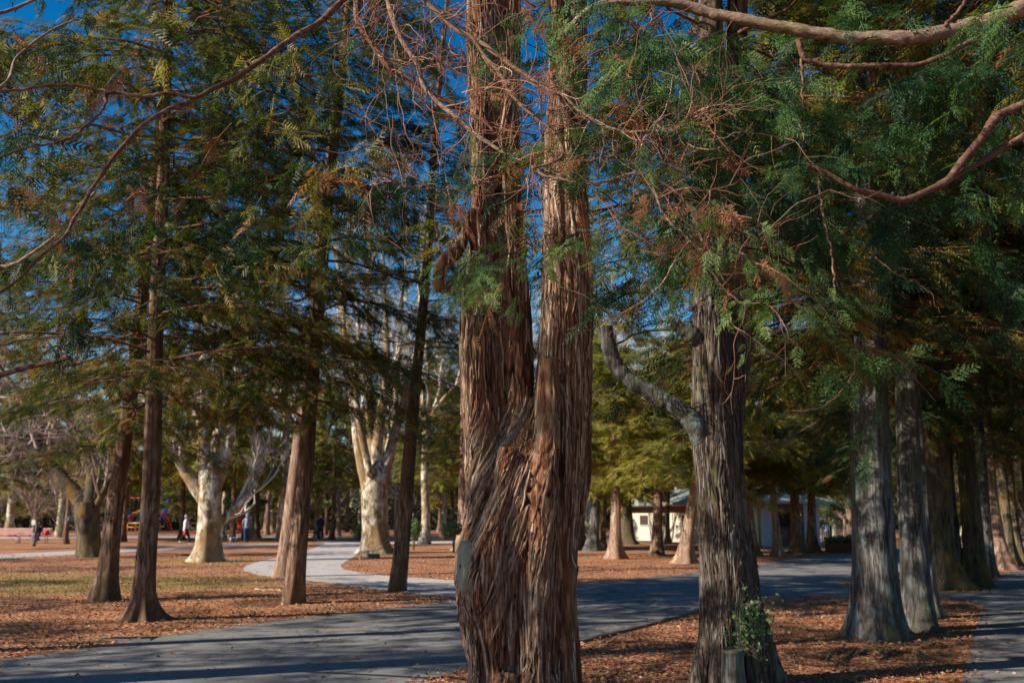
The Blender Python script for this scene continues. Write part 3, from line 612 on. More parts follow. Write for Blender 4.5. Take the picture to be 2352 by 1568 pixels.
near_sprays = [(1130, 575, 60, 20, 4.9, .1, 36, .7), (1060, 610, 35, 22, 4.85, .1, 30, .7), (1115, 655, 34, 26, 4.8, .1, 36, .75), (1210, 590, 35, 25, 4.9, .1, 18, .7), (1310, 550, 45, 14, 4.85, .1, 40, .8), (1360, 545, 18, 18, 4.85, .1, 10, .6),
         (1440, 605, 22, 24, 4.9, .1, 18, .6), (1330, 650, 20, 10, 5, .1, 9, .6), (1680, 530, 22, 60, 4.9, .1, 45, .85, 1.6), (1770, 600, 30, 40, 4.9, .15, 40, .6, 1.4), (1800, 665, 50, 30, 4.85, .15, 60, .65), (1810, 720, 40, 24, 4.85, .1, 27, .6),
         (1500, 200, 130, 80, 5.6, .5, 330, .35), (1420, 120, 60, 70, 5.5, .4, 140, .35), (1640, 300, 130, 90, 5.7, .5, 330, .3), (1560, 430, 130, 50, 5.5, .4, 180, .3), (1750, 430, 120, 80, 5.6, .5, 240, .2), (1700, 200, 120, 90, 6.0, .5, 260, .25),
         (1290, 60, 60, 80, 5.9, .3, 90, .35), (1330, 280, 40, 60, 5.6, .3, 60, .25), (1180, 340, 90, 30, 5.6, .2, 30, .3), (1150, 400, 70, 30, 5.6, .2, 22, .3), (1215, 440, 60, 30, 5.6, .2, 18, .2), (1080, 250, 40, 30, 5.6, .2, 22, .4),
         (1160, 100, 60, 30, 5.7, .2, 50, .45), (1230, 350, 60, 20, 5.4, .2, 30, .6), (940, 420, 60, 50, 6.4, .3, 60, .15), (840, 60, 60, 40, 6.2, .3, 36, .4), (1470, 640, 60, 60, 6.0, .4, 50, .15), (1560, 560, 70, 50, 5.6, .3, 90, .3),
         (1880, 640, 50, 60, 5.6, .3, 40, .2), (1640, 100, 90, 50, 6.2, .4, 90, .3), (1350, 20, 60, 30, 5.8, .3, 50, .3), (1460, 330, 90, 50, 5.4, .3, 90, .4), (1600, 520, 60, 60, 5.2, .2, 40, .5, 1.3), (1900, 520, 80, 80, 5.8, .4, 90, .2)]
cluster(near_sprays[:12], T_NEAR, .12, main, base, M['leaf_near'], 'foliage', .75, 2)
cluster(near_sprays[12:], T_NEAR, .18, main, base, M['leaf_near'], 'foliage', .75, 3)
left = [(1480, 180, 120, 90, 6.3, .4, 200, .3), (1620, 330, 120, 90, 6.4, .4, 240, .25), (1780, 240, 130, 90, 6.4, .4, 220, .2), (1420, 420, 80, 60, 6.2, .3, 120, .3), (1740, 520, 110, 70, 6.2, .4, 160, .25), (1240, 180, 40, 80, 6.5, .2, 40, .3), (1860, 120, 80, 60, 6.2, .4, 90, .2), (1560, 640, 90, 40, 6.3, .3, 70, .3),
        (80, 60, 120, 60, 5.6, .6, 110, .2), (260, 60, 140, 60, 6.2, .7, 150, .2), (440, 80, 130, 60, 6.4, .7, 150, .25), (620, 40, 110, 40, 6.2, .5, 100, .35), (140, 180, 120, 50, 5.2, .4, 80, .2), (330, 190, 120, 50, 5.6, .5, 90, .2),
        (560, 240, 100, 50, 6.2, .5, 60, .25), (90, 300, 110, 60, 5.0, .4, 70, .15), (290, 320, 90, 50, 5.6, .4, 60, .2), (70, 480, 90, 60, 5.2, .4, 45, .2), (190, 430, 80, 50, 5.2, .4, 40, .3), (700, 120, 70, 50, 6.4, .4, 50, .2)]
near_sprays += left
dead = [(300, 200, 120, 90, 5.2, .4, 40, .3), (200, 420, 100, 80, 5.2, .3, 30, .3), (450, 300, 80, 60, 5.8, .3, 18, .3), (1640, 500, 34, 50, 5.0, .1, 90, .4, 1.2), (1650, 560, 20, 40, 5.0, .1, 30, .4, 1.4), (1010, 460, 24, 34, 5.6, .15, 30, .35, 1.3), (1075, 215, 26, 16, 5.5, .1, 18, .6), (1350, 100, 40, 80, 5.5, .3, 60, .4), (1520, 110, 20, 40, 5.5, .2, 18, .4), (1410, 300, 60, 60, 5.3, .3, 54, .5),
        (1250, 450, 90, 40, 5.4, .2, 45, .45), (1170, 380, 50, 30, 5.4, .2, 36, .5), (1710, 580, 20, 60, 5.0, .1, 36, .4, 1.4), (1470, 470, 80, 40, 5.2, .2, 54, .5), (1180, 20, 60, 30, 5.7, .2, 27, .5), (1560, 380, 90, 50, 5.3, .2, 45, .4), (1140, 640, 20, 14, 4.8, .1, 6, .6), (1005, 40, 30, 40, 5.6, .2, 18, .5)]
cluster(dead, T_NEAR, .13, main, base, M['leaf_dead'], 'dead_foliage', .9, 4)
# the crown high above the frame, which shades the path
def addcrown(t, cs, rz=0.0, z=0.0, s=1.0):
    for nm, me in zip(('limbs', 'crown'), cs):
        o = bpy.data.objects.new(nm, me); COL.objects.link(o); o.parent = t; o.location = (0, 0, z); o.rotation_euler = (0, 0, rz); o.scale = (s, s, s)
addcrown(main, THIN[0], 1.0, 2.0)

# ------------------------------------------------------------------ second cypress of the row: cut side limb, ivy, double stem
b2 = G(1697, 1572)
def lp2(pts, dy=0.0, rel=b2, n=40):
    P_ = [[*(D(p[0], p[1], b2[1] + dy + (p[3] if len(p) > 3 else 0)) - rel), W(p[2], b2[1]) / 2] for p in pts]; Q = smoothpath(P_, n); return Q[:, :3], np.maximum(Q[:, 3], .01)
mb = MB()
for pts, dy in [([(1697, 1600, 190), (1690, 1520, 150), (1676, 1420, 118), (1668, 1300, 112), (1652, 1150, 104), (1644, 1000, 96), (1640, 900, 90), (1636, 800, 80), (1630, 700, 76), (1632, 500, 70), (1630, 200, 66), (1628, -300, 50), (1628, -600, 36)], 0),
                ([(1660, 1600, 90), (1650, 1450, 70), (1634, 1250, 62), (1622, 1100, 56), (1615, 950, 50), (1612, 800, 44), (1610, 700, 40)], -.06),
                ([(1740, 1600, 110), (1722, 1450, 70), (1706, 1300, 66), (1690, 1150, 60), (1682, 1000, 56), (1690, 900, 52), (1694, 800, 56), (1692, 700, 60), (1690, 500, 56), (1692, 200, 50), (1694, -300, 40)], .08)]:
    P_, r_q = lp2(pts, dy); mb.tube(P_, r_q, 18)
for az in (-2.9, -2.2, -1.3, -.5, .2, 1.1, 2.2):
    d = np.array([math.cos(az), math.sin(az), 0]); t = np.linspace(0, 1, 9)[:, None]
    mb.tube(np.array([-.02, 0, .75]) * (1 - t) ** 2 + d * (.16 + .42 * t) + np.array([0, 0, -.14]) * t, np.linspace(.12, .05, 9), 10)
tr2 = remesh(mb, .016, 'trunk', 2); fissures(tr2, .95, .019, 33)
row2 = thing('cypress_tree', b2, 'large grey cypress with a curved sawn side limb, ivy and a stump at its foot', 'tree', 'cypresses in a row between the paths')
link('trunk', tr2, M['bark_row2'], row2); strips(tr2, 900, 52, 4.6, .005, .012).build('bark_strips', M['strip2'], row2)
def limb2(pts, w0, w1, mat=M['bark_row'], n=40, rag=.25, k=14):
    P_ = [[*(D(p[0], p[1], b2[1] + (p[2] if len(p) > 2 else -.1)) - b2), W(w0 + (w1 - w0) * i / (len(pts) - 1), b2[1]) / 2] for i, p in enumerate(pts)]
    Q = smoothpath(P_, n); b_ = MB(); b_.tube(Q[:, :3], Q[:, 3] * (1 + .12 * perlin(np.stack([np.arange(n) * .35, Q[:, 3] * 0 + 3.3, Q[:, 3] * 0 + .5], 1))), k)
    if n >= 40: vv = b_.v[0]; ax = np.repeat(Q[:, :3], k, 0); b_.v[0] = ax + (vv - ax) * (1 + (.14 * perlin(vv * 5) + .05 * perlin(vv * 26) - .10 * np.exp(-(perlin(vv * [12, 40, 30] + 8) / .10) ** 2))[:, None])
    return b_.build('branch', mat, row2)
limb2([(1625, 1040, 0), (1600, 985), (1575, 950), (1535, 925), (1490, 900), (1450, 872), (1415, 840), (1400, 800), (1392, 750)], 50, 30, n=90, k=22)['label'] = 'curved side limb ending in a sawn stub'
limb2([(1590, 958), (1560, 925), (1520, 905), (1500, 890)], 16, 9, n=16, k=8)
limb2([(1385, 775), (1372, 748), (1352, 722), (1330, 700)], 10, 5, n=16, k=8)
limb2([(1620, 800, 0), (1590, 770), (1566, 752), (1548, 744), (1540, 742)], 46, 22, n=44)
limb2([(1548, 755), (1500, 758), (1460, 765), (1428, 785), (1412, 790)], 9, 4, n=20, k=8)
addcrown(row2, CROWN[3], .4, .7)
# ivy leaves on its trunk
iv = MB(); r_ = np.random.default_rng(8); Pv, Xv = [], []
for _ in range(330):
    u, v = r_.choice([0, 1], p=[.55, .45]), 0
    if u == 0: a = (1730 + r_.normal(0, 24), 1425 + r_.normal(0, 30))
    else: a = (1705 + r_.normal(0, 20), 1470 + r_.normal(0, 30))
    Pv.append(D(a[0], a[1], b2[1] - .36 + r_.normal(0, .03)) - b2); Xv.append([r_.normal(0, .6), r_.normal(-.2, .4), r_.normal(-.4, .5)])
LEAF = [(np.array([[0, 0, 0], [.35, -.42, .06], [1, 0, -.08], [.35, .42, .06]]), np.array([[0, 1, 2], [0, 2, 3]]))]
scatter(iv, LEAF, np.array(Pv), np.array(Xv), np.array([[r_.normal(0, .5), -1, .6 + r_.normal(0, .4)] for _ in Pv]), r_.uniform(.02, .052, len(Pv)), r_.uniform(.1, .7, len(Pv)))
for s_ in ([(1740, 1390), (1728, 1440), (1715, 1500), (1700, 1568)], [(1700, 1400), (1712, 1450), (1722, 1510)]):
    Q = smoothpath([D(u, v, b2[1] - .30) - b2 for u, v in s_], 20, .01, 3); iv.tube(Q, .006, 5, c=.0)
ivo = iv.build('ivy', M['leaf_glossy'], row2, False)
# stump
sg = G(1683, 1590) + np.array([0, -.03, 0]); stp = thing('tree_stump', sg, 'short sawn stump with a pale top against the trunk with ivy', 'stump')
b_ = MB(); k = 26; th = np.arange(k) / k * 2 * math.pi; rr_ = .10 * (1 + .10 * np.sin(th * 3 + 1) + .05 * np.sin(th * 7)); zz = np.array([-.1, 0, .1, .25, .36, .372]); fl = np.array([1.5, 1.25, 1.08, 1, .98, .92])
v_ = np.stack([np.stack([np.cos(th) * rr_ * f_, np.sin(th) * rr_ * f_, th * 0 + z_ + (.012 * np.sin(th + 1) if z_ > .3 else 0)], 1) for z_, f_ in zip(zz, fl)]).reshape(-1, 3)
b_.add(v_, [[a * k + j, a * k + (j + 1) % k, (a + 1) * k + (j + 1) % k, (a + 1) * k + j] for a in range(5) for j in range(k)]); b_.build('side', M['bark_row'], stp)
b_ = MB(); top = v_[-k:] + [0, 0, .0005]; inn = top.mean(0) + (top - top.mean(0)) * .5 + [0, 0, .004]
b_.add(np.concatenate([top, inn, [inn.mean(0) + [0, 0, .003]]]), [[j, (j + 1) % k, k + (j + 1) % k, k + j] for j in range(k)], [[2 * k, k + j, k + (j + 1) % k] for j in range(k)]); M['sawn'] = simple('sawn_wood', (.22, .17, .12), .85, .6, 22, .2); b_.build('top', M['sawn'], stp)

# ------------------------------------------------------------------ the other conifers
GR = 'cypresses in a row between the paths'
conifer((2017, 1466), 104, (2003, 850), 'broad grey green cypress with spreading roots, third from the twin-stemmed trunk', ROWC, 1, M['bark_row'], GR, seed=3, k=72, rings=120, flare=.5, flute=.13, zs=.30)
conifer((2108, 1446), 66, (2076, 800), 'slimmer brown cypress close behind the broad grey green one', ROWC, 0, M['bark_row'], GR, seed=4, k=56, rings=90, flare=.45)
conifer((2142, 1418), 34, (2108, 1000), 'narrow cypress next to the thin blue pole', ROWC, 1, M['bark_row'], GR, seed=5, k=40)
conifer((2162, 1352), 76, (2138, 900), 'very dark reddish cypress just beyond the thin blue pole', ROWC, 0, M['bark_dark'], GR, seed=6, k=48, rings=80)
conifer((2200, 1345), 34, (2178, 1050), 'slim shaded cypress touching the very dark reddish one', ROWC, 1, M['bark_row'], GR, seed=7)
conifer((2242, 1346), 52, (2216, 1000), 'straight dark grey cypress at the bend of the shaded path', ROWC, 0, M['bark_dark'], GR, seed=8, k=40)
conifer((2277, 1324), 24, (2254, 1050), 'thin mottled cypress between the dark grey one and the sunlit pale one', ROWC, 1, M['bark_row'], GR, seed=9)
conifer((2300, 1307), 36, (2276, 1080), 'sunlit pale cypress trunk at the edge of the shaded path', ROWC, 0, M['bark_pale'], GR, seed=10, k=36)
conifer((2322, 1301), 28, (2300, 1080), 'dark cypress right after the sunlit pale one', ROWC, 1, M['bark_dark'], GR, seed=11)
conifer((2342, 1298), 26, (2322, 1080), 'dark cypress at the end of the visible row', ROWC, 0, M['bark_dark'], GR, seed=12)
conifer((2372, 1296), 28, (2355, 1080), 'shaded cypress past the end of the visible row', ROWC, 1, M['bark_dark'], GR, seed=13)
GL = 'cypresses standing in the clearing'
conifer((242, 1377), 46, (287, 950), 'leaning reddish cypress with a split root, paired behind the taller straight one', CROWN, 1, M['bark_brown'], GL, seed=21, k=48, rings=80, flare=.6, flute=.14)
conifer((326, 1424), 52, (362, 600), 'tall straight cypress with spreading dark roots nearest to the asphalt path', CROWN, 2, M['bark_brown'], GL, seed=22, k=56, rings=100, flare=1.5, zs=.22)
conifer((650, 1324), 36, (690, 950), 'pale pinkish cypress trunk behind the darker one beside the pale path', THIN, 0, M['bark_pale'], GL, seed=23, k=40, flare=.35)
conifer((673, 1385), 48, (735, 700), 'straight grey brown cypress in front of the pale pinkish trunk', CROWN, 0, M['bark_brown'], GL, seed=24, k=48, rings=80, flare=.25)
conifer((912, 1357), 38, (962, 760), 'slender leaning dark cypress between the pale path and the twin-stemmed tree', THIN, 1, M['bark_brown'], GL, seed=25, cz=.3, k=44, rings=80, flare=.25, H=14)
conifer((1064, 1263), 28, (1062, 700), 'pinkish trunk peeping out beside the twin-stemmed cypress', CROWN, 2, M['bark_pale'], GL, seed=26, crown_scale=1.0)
GB = 'olive green conifers by the small building'
for i, (u, v, w_, lu, lb, mt) in enumerate([(1362, 1264, 28, 1366, 'grey trunked conifer just past the twin-stemmed tree', 'bark_row'), (1384, 1257, 13, 1388, 'thin brown conifer beside the grey trunked one', 'bark_brown'), (1414, 1283, 30, 1414, 'sunlit conifer with flared foot in the middle of the leaf bed', 'bark_pale'),
      (1440, 1249, 34, 1436, 'thick dark conifer behind the sunlit one with flared foot', 'bark_dark'), (1510, 1274, 26, 1512, 'knobbly reddish conifer in front of the white wall', 'bark_brown'), (1534, 1249, 11, 1536, 'thin black trunked conifer at the corner of the white wall', 'bark_dark'),
      (1570, 1293, 32, 1592, 'pale leaning conifer beside the large grey cypress', 'bark_pale'), (1733, 1278, 21, 1720, 'brown conifer close to the right edge of the large grey cypress trunk', 'bark_brown'), (1788, 1277, 21, 1776, 'pale brown conifer in front of the shaded wall of the small building', 'bark_pale'),
      (1831, 1270, 26, 1828, 'double trunked brown conifer before the building doorway', 'bark_brown'), (1866, 1267, 24, 1862, 'short brown conifer at the far corner of the building', 'bark_brown')]):
    conifer((u, v), w_, (lu, 1120), lb, OLIVE, i, M[mt], GB, H=8.5, seed=40 + i, k=24, rings=36, cz=.25 if i % 3 else -.1, name='conifer_tree', crown_scale=1.0 + .12 * (i % 3))
# trees whose trunks stand outside the frame but whose crowns and shade reach it
ORD_ = 'first second third fourth fifth sixth seventh eighth ninth tenth eleventh'.split()
GO = 'cypresses just outside the view'
for i, (x, y, ci) in enumerate([(-5.0, -2.5, 0), (-13.5, 9.5, 0), (-19.0, 2.0, 1), (-24.0, 8.5, 0), (-10.6, -1.8, 0), (-17.0, 5.4, 1), (-27.0, 17.5, 0), (-31.0, 24.0, 1), (-24.0, 12.8, 1), (-36.0, 30.0, 0)]):
    conifer(None, .24, None, 'tall thin crowned cypress outside the view, ' + ORD_[i] + ' counting away from the twin-stemmed tree', THIN, ci, M['bark_brown'], GO, pos=(x, y, 0), seed=60 + i, H=14, rz=i * 1.3, crz=1.0, cz=.6)
conifer(None, .15, None, 'shorter unseen cypress added to shade the foot of the twin-stemmed trunk', THIN, 1, M['bark_brown'], GO, pos=(-9.0, 3.3, 0), seed=68, H=9.5, crown_scale=.85, cz=1.9, crz=.55)  # unseen tree, sized and placed to shade the trunk's foot
GR2 = 'cypresses along the far side of the shaded path'
for i, (x, y) in enumerate([(9.4, 11.2), (11.8, 15.6), (14.6, 20.8), (17.6, 26.2), (20.6, 31.5)]):
    conifer(None, .24, None, 'dark cypress of the second row beyond the shaded path, ' + ORD_[i] + ' from the camera', ROWC, i, M['bark_dark'], GR2, pos=(x, y, 0), seed=70 + i, H=14)
# the tree whose long limb crosses the top of the picture
b3 = np.array([6.4, 7.2, 0.0]); big = thing('cypress_tree', b3, 'cypress beyond the frame whose long smooth limb sweeps across the sky', 'tree', 'cypresses along the far side of the shaded path')
link('trunk', trunkmesh(.28, 13.5, (0, 0), 81, 32, 60), M['bark_row'], big); addcrown(big, ROWC[1], 2.0, .6)
def limb3(pts, y0, y1, w0, w1, mat=M['branch_grey'], seed=0, start=None, k=10, jit=.008): return limb(pts, y0, y1, w0, w1, mat, start, seed, k, jit, None, b3, big, False)
top_limb = limb3([(2420, -60), (2370, 0), (2300, 38), (2230, 64), (2150, 78), (2050, 88), (1950, 85), (1850, 76), (1750, 58), (1650, 30), (1550, 12), (1450, 6), (1390, 14), (1340, 36), (1300, 70), (1270, 110)], 5.7, 5.9, 54, 18, seed=31, start=[b3 + [-.1, 0, 5.3], D(2700, -200, 6.4)], k=16)
limb3([(2300, 60), (2210, 105), (2170, 128), (2100, 150), (2020, 152), (1920, 152), (1850, 135), (1835, 90)], 5.75, 5.65, 15, 17, M['branch_red'], 32, [D(2380, 20, 5.75)])
limb3([(1842, 130), (1840, 200), (1838, 280)], 5.7, 5.7, 9, 5, M['branch_red'], 33)
limb3([(1430, 30), (1480, 78), (1530, 100), (1580, 108)], 5.7, 5.8, 16, 8, M['branch_red'], 34)
limb3([(2440, 190), (2352, 240), (2290, 270), (2260, 310), (2210, 370), (2180, 410), (2130, 440), (2070, 460), (2020, 445), (1960, 430), (1900, 400), (1850, 380)], 5.6, 5.3, 26, 14, M['branch_red'], 35, [b3 + [-.1, -.1, 4.4], D(2600, 120, 6.2)])
limb3([(2440, 260), (2352, 312), (2270, 362), (2200, 402), (2150, 435)], 5.6, 5.5, 20, 14, M['branch_red'], 36, [D(2560, 180, 6.0)])
limb3([(2170, 60), (2210, 18), (2225, -20)], 5.7, 5.8, 12, 8, M['branch_red'], 37)
limb3([(1880, 420), (1890, 520), (1910, 600), (1920, 700), (1930, 760), (1955, 800), (1950, 880), (1880, 940), (1800, 945)], 5.35, 5.2, 7, 3, M['branch_red'], 38, [D(1880, 395, 5.35)], 6)
limb3([(1955, 792), (2050, 820), (2100, 870), (2150, 920)], 5.25, 5.2, 4, 2, M['branch_red'], 39, None, 5)
limb3([(2010, 590), (2060, 630), (2120, 660), (2160, 720)], 5.3, 5.2, 4, 2, M['branch_red'], 40, None, 5)
rt = [(1950, 40, 120, 50, 5.9, .4, 90, .15), (2180, 180, 160, 60, 5.9, .5, 180, .2), (2330, 40, 40, 60, 5.3, .3, 60, .3, 1.6), (2000, 260, 140, 80, 6.0, .5, 200, .15), (2250, 420, 120, 90, 6.0, .5, 180, .15), (1900, 340, 100, 60, 5.8, .4, 110, .2), (2050, 520, 140, 60, 6.0, .5, 140, .12), (2150, 300, 120, 60, 6.0, .4, 120, .15), (1520, 60, 70, 40, 5.6, .2, 60, .3), (2000, 820, 90, 60, 5.6, .4, 60, .3), (2290, 620, 80, 90, 6.2, .4, 100, .12)]
cluster(rt, T_NEAR, .20, big, b3, M['leaf_near'], 'foliage', .6, 6)

# a tree outside the frame whose branches reach in from the side of the clearing
b4 = np.array([-6.6, 9.2, 0.0]); lt_ = thing('cypress_tree', b4, 'cypress out of view beside the clearing, its dark lower branches reaching in', 'tree', 'cypresses just outside the view')
link('trunk', trunkmesh(.24, 13.5, (0, 0), 91, 28, 50), M['bark_brown'], lt_); addcrown(lt_, THIN[1], 1.0, .3)
def limb4(pts, y0, y1, w0, w1, mat, seed, start=None): return limb(pts, y0, y1, w0, w1, mat, start, seed, 8, .01, None, b4, lt_, False)
limb4([(-60, 880), (0, 860), (60, 845), (110, 832), (160, 822)], 8.6, 8.3, 17, 12, M['branch_red'], 51, [b4 + [0, 0, 2.7]])
limb4([(-60, 600), (0, 612), (30, 605), (60, 590), (130, 540), (175, 480), (220, 440)], 7.6, 7.2, 12, 7, M['branch_grey'], 52, [b4 + [0, 0, 4.2]])
limb4([(-40, 790), (40, 782), (130, 772), (200, 760), (260, 735), (330, 700), (400, 660)], 8.6, 9.2, 8, 3, M['branch_grey'], 53, [b4 + [0, 0, 3.3]])
limb4([(120, 762), (138, 780), (142, 850), (140, 930), (134, 1000)], 8.4, 8.3, 4, 2, M['branch_grey'], 54)
limb4([(-50, 40), (20, 25), (60, 8), (110, -15)], 7.0, 7.0, 12, 8, M['branch_grey'], 55, [b4 + [0, 0, 6.2]])
limb4([(-40, 215), (40, 130), (110, 75), (175, 45)], 7.0, 7.2, 10, 5, M['branch_grey'], 56, [b4 + [0, 0, 5.6]])

lc = []; r_ = np.random.default_rng(44)
for i in range(46):
    u, v = r_.uniform(-60, 780), r_.uniform(-20, 860) * (1 if r_.random() < .6 else .8)
    if 420 < u and v > 620: v -= 250
    lc.append((u, v, 60, 34, r_.uniform(7.2, 9.6), .5, int(r_.uniform(25, 60)), r_.uniform(.2, .6)))
cluster(lc, T_MID, .22, lt_, b4, M['leaf_cypress'], 'foliage', .35, 12)

# ------------------------------------------------------------------ bare trees
def grow(mb, th_, p, d, L, r, dep, md, r_, up=.15, spread=.7, nch=(3, 5), k=5, c=.5, tw=.62):
    n = 5; q = [np.array(p)]; d = d / np.linalg.norm(d)
    for i in range(n):
        d = d + r_.normal(0, .11, 3) + np.array([0, 0, up * .25]); d /= np.linalg.norm(d); q.append(q[-1] + d * L / n)
    q = np.array(q); rr = r * np.linspace(1, .55, n + 1)
    (mb if dep < 2 else th_).tube(q, rr, max(3, k - dep), cap=False, c=float(np.clip(c + r_.normal(0, .15), 0, 1)))
    if dep >= md: return
    for j in range(r_.integers(*nch)):
        i = r_.integers(2, n + 1); nd_ = d + r_.normal(0, spread, 3); nd_[2] += up
        grow(mb, th_, q[i], nd_, L * tw * r_.uniform(.75, 1.15), max(.006, rr[i] * .58), dep + 1, md, r_, up, spread, nch, k, c, tw)
def bare(seed, H, r0, md=5, th=2.5, nch=(3, 6), spread=.55, up=.25, nl=5, rmin=.008):
    r_ = np.random.default_rng(seed); a, b_ = MB(), MB(); z = np.linspace(-.1, th, 8)
    a.tube(np.stack([perlin(np.stack([z * .4, z * 0 + seed, z * 0], 1)) * .12, perlin(np.stack([z * .4, z * 0 + seed + 5, z * 0], 1)) * .12, z], 1), r0 * (1 - .25 * z / th + .6 * np.exp(-np.maximum(z, 0) / .2)), 12, cap=False)
    for i in range(nl):
        az = i * 2.4 + r_.normal(0, .3); e = r_.uniform(.6, 1.3)
        grow(a, b_, [0, 0, th - .15 - .2 * r_.random()], np.array([math.cos(az), math.sin(az), e]), (H - th) * .42 * r_.uniform(.8, 1.1), r0 * .5, 1, md, r_, up, spread, nch, 8)
    return a.mesh('trunk'), b_.mesh('crown')
BARE = [bare(s, h, r0, 5, t, n, sp, up) for s, h, r0, t, n, sp, up in ((1, 9, .16, 2.2, (3, 6), .6, .2), (2, 11, .2, 3, (3, 6), .5, .3), (3, 8, .13, 1.8, (3, 6), .75, .05), (4, 16, .22, 6, (3, 5), .4, .5))]
M['twig_pale'] = leafmat('twig_pale', [(0, (.30, .24, .19)), (.5, (.50, .45, .38)), (1, (.66, .62, .55))], 0, .9)
for i, (a, b_) in enumerate(BARE): a.materials.append(M['bark_plane'] if i == 3 else M['bark_bush']); b_.materials.append(M['twig_pale'] if i == 3 else M['twig'])
def broad(seed, z0, H, Rm, n=9000, leaf=.16):
    r_ = np.random.default_rng(seed); fb = MB(); a = MB(); C = []
    z = np.linspace(-.1, (z0 + H) * .55, 10); a.tube(np.stack([perlin(np.stack([z * .3, z * 0 + seed, z * 0], 1)) * .3, z * 0, z], 1), .17 * (1 - .06 * z) + .1 * np.exp(-np.maximum(z, 0) / .2), 10, cap=False)
    for _ in range(46):
        v = r_.normal(size=3); v /= np.linalg.norm(v); rr = r_.random() ** .4; c_ = np.array([v[0] * Rm * rr, v[1] * Rm * rr, (z0 + H) / 2 + v[2] * (H - z0) / 2 * rr]); C.append((c_, r_.uniform(.35, .8), r_.normal(0, .14)))
        s_ = np.array([0, 0, z0 + (c_[2] - z0) * .3]); a.tube(np.stack([s_, (s_ + c_) / 2 + r_.normal(0, .12, 3), c_]), [.05, .03, .01], 4, cap=False)
    P_, N_, T_ = [], [], []
    for c_, s_, t_ in C:
        m_ = n // 46; v = r_.normal(size=(m_, 3)); v /= np.linalg.norm(v, axis=1)[:, None]; P_.append(c_ + v * s_ * (r_.random((m_, 1)) ** .4) * [1, 1, .7]); N_.append(v + r_.normal(0, .5, (m_, 3))); T_.append(np.clip(.4 + t_ + r_.normal(0, .18, m_), 0, 1))
    P_, N_ = np.concatenate(P_), np.concatenate(N_); X_ = np.cross(N_, r_.normal(size=N_.shape)); X_[:, 2] -= .3
    scatter(fb, LEAF, P_, X_, N_, leaf * r_.uniform(.6, 1.2, len(P_)), np.concatenate(T_)); return a.mesh('trunk'), fb.mesh('crown', False)
BROAD = [broad(1, 2.4, 8.5, 2.9), broad(2, 2.0, 7.5, 2.6), broad(3, 3.0, 10, 3.4)]
for i, (a, b_) in enumerate(BROAD): a.materials.append(M['bark_brown']); b_.materials.append(M['leaf_glossy'] if i != 1 else M['leaf_olive'])
def inst(uv, pair, label, name='bare_tree', group=None, rz=0.0, s=1.0, sz=None, extra=None):
    g = G(*uv) if len(uv) == 2 else np.array(uv, float); t = thing(name, g, label, 'tree', group, rz)
    for nm, me in zip(('trunk', 'crown'), pair):
        o = link(nm, me, None, t); o.scale = (s, s, sz or s)
    return t
def custom_tree(uv, label, mat, twm, trunk, limbs, seed, name='plane_tree', dep=5, L=2.4, grp=None, up=.45, spread=.42, twr=1.0, nch=(3, 5), flare=.7):
    """trunk: (u, v, width) from the foot up; limbs: lists of (u, v, width, depth offset)"""
    b_ = G(*uv); y = b_[1]; r_ = np.random.default_rng(seed); t = thing(name, b_, label, 'tree', grp)
    P_ = smoothpath([[*(D(u, v, y) - b_), W(w_, y) / 2] for u, v, w_ in trunk], 34); z = P_[:, 2]; a = MB(); k = 30; th = np.arange(k) / k * 2 * math.pi
    rr = P_[:, 3][:, None] * (1 + .10 * perlin(np.stack([np.cos(th)[None] * 1.6 + 0 * z[:, None] + seed, np.sin(th)[None] * 1.6 + 0 * z[:, None], z[:, None] * .4 + 0 * th[None]], -1)) + flare * np.exp(-np.maximum(z, 0) / .45)[:, None] * (.45 + .9 * np.clip(perlin(np.stack([np.cos(th)[None] * 2.2 + 0 * z[:, None], np.sin(th)[None] * 2.2 + 0 * z[:, None] + seed, 0 * z[:, None] + 0 * th[None] + .5], -1)) + .2, 0, 1)))
    rg = rr / P_[:, 3][:, None]; a.tube(P_[:, :3] + [0, 0, -.05], P_[:, 3], k, ring=rg)
    link('trunk', a.mesh('trunk'), mat, t); tws = MB()
    for li in limbs:
        m_ = MB(); Q = smoothpath([[*(D(p[0], p[1], y + (p[3] if len(p) > 3 else 0)) - b_), W(p[2], y) / 2] for p in li], len(li) * 6, .015, seed)
        m_.tube(Q[:, :3], Q[:, 3] * (1 + .08 * perlin(np.stack([np.arange(len(Q)) * .5, Q[:, 3] * 0 + seed, Q[:, 3] * 0 + .5], 1))), 12, cap=True)
        for j in range(len(Q) // 3, len(Q), 3):
            d = Q[min(j + 1, len(Q) - 1), :3] - Q[j - 1, :3]; d /= np.linalg.norm(d); nd_ = d + r_.normal(0, spread * 1.1, 3); nd_[2] += up * .4
            grow(m_, tws, Q[j, :3], nd_, L * r_.uniform(.5, .9), max(.02, Q[j, 3] * .5), 2, dep, r_, up, spread, nch, 7, .6)
        grow(m_, tws, Q[-1, :3], Q[-1, :3] - Q[-3, :3], L, Q[-1, 3], 1, dep, r_, up, spread, nch, 9, .6)
        m_.build('limb', mat, t)
    tws.build('twigs', twm, t); return t
M['twig_pale'] = leafmat('twig_pale', [(0, (.30, .24, .19)), (.5, (.50, .45, .38)), (1, (.66, .62, .55))], 0, .9)
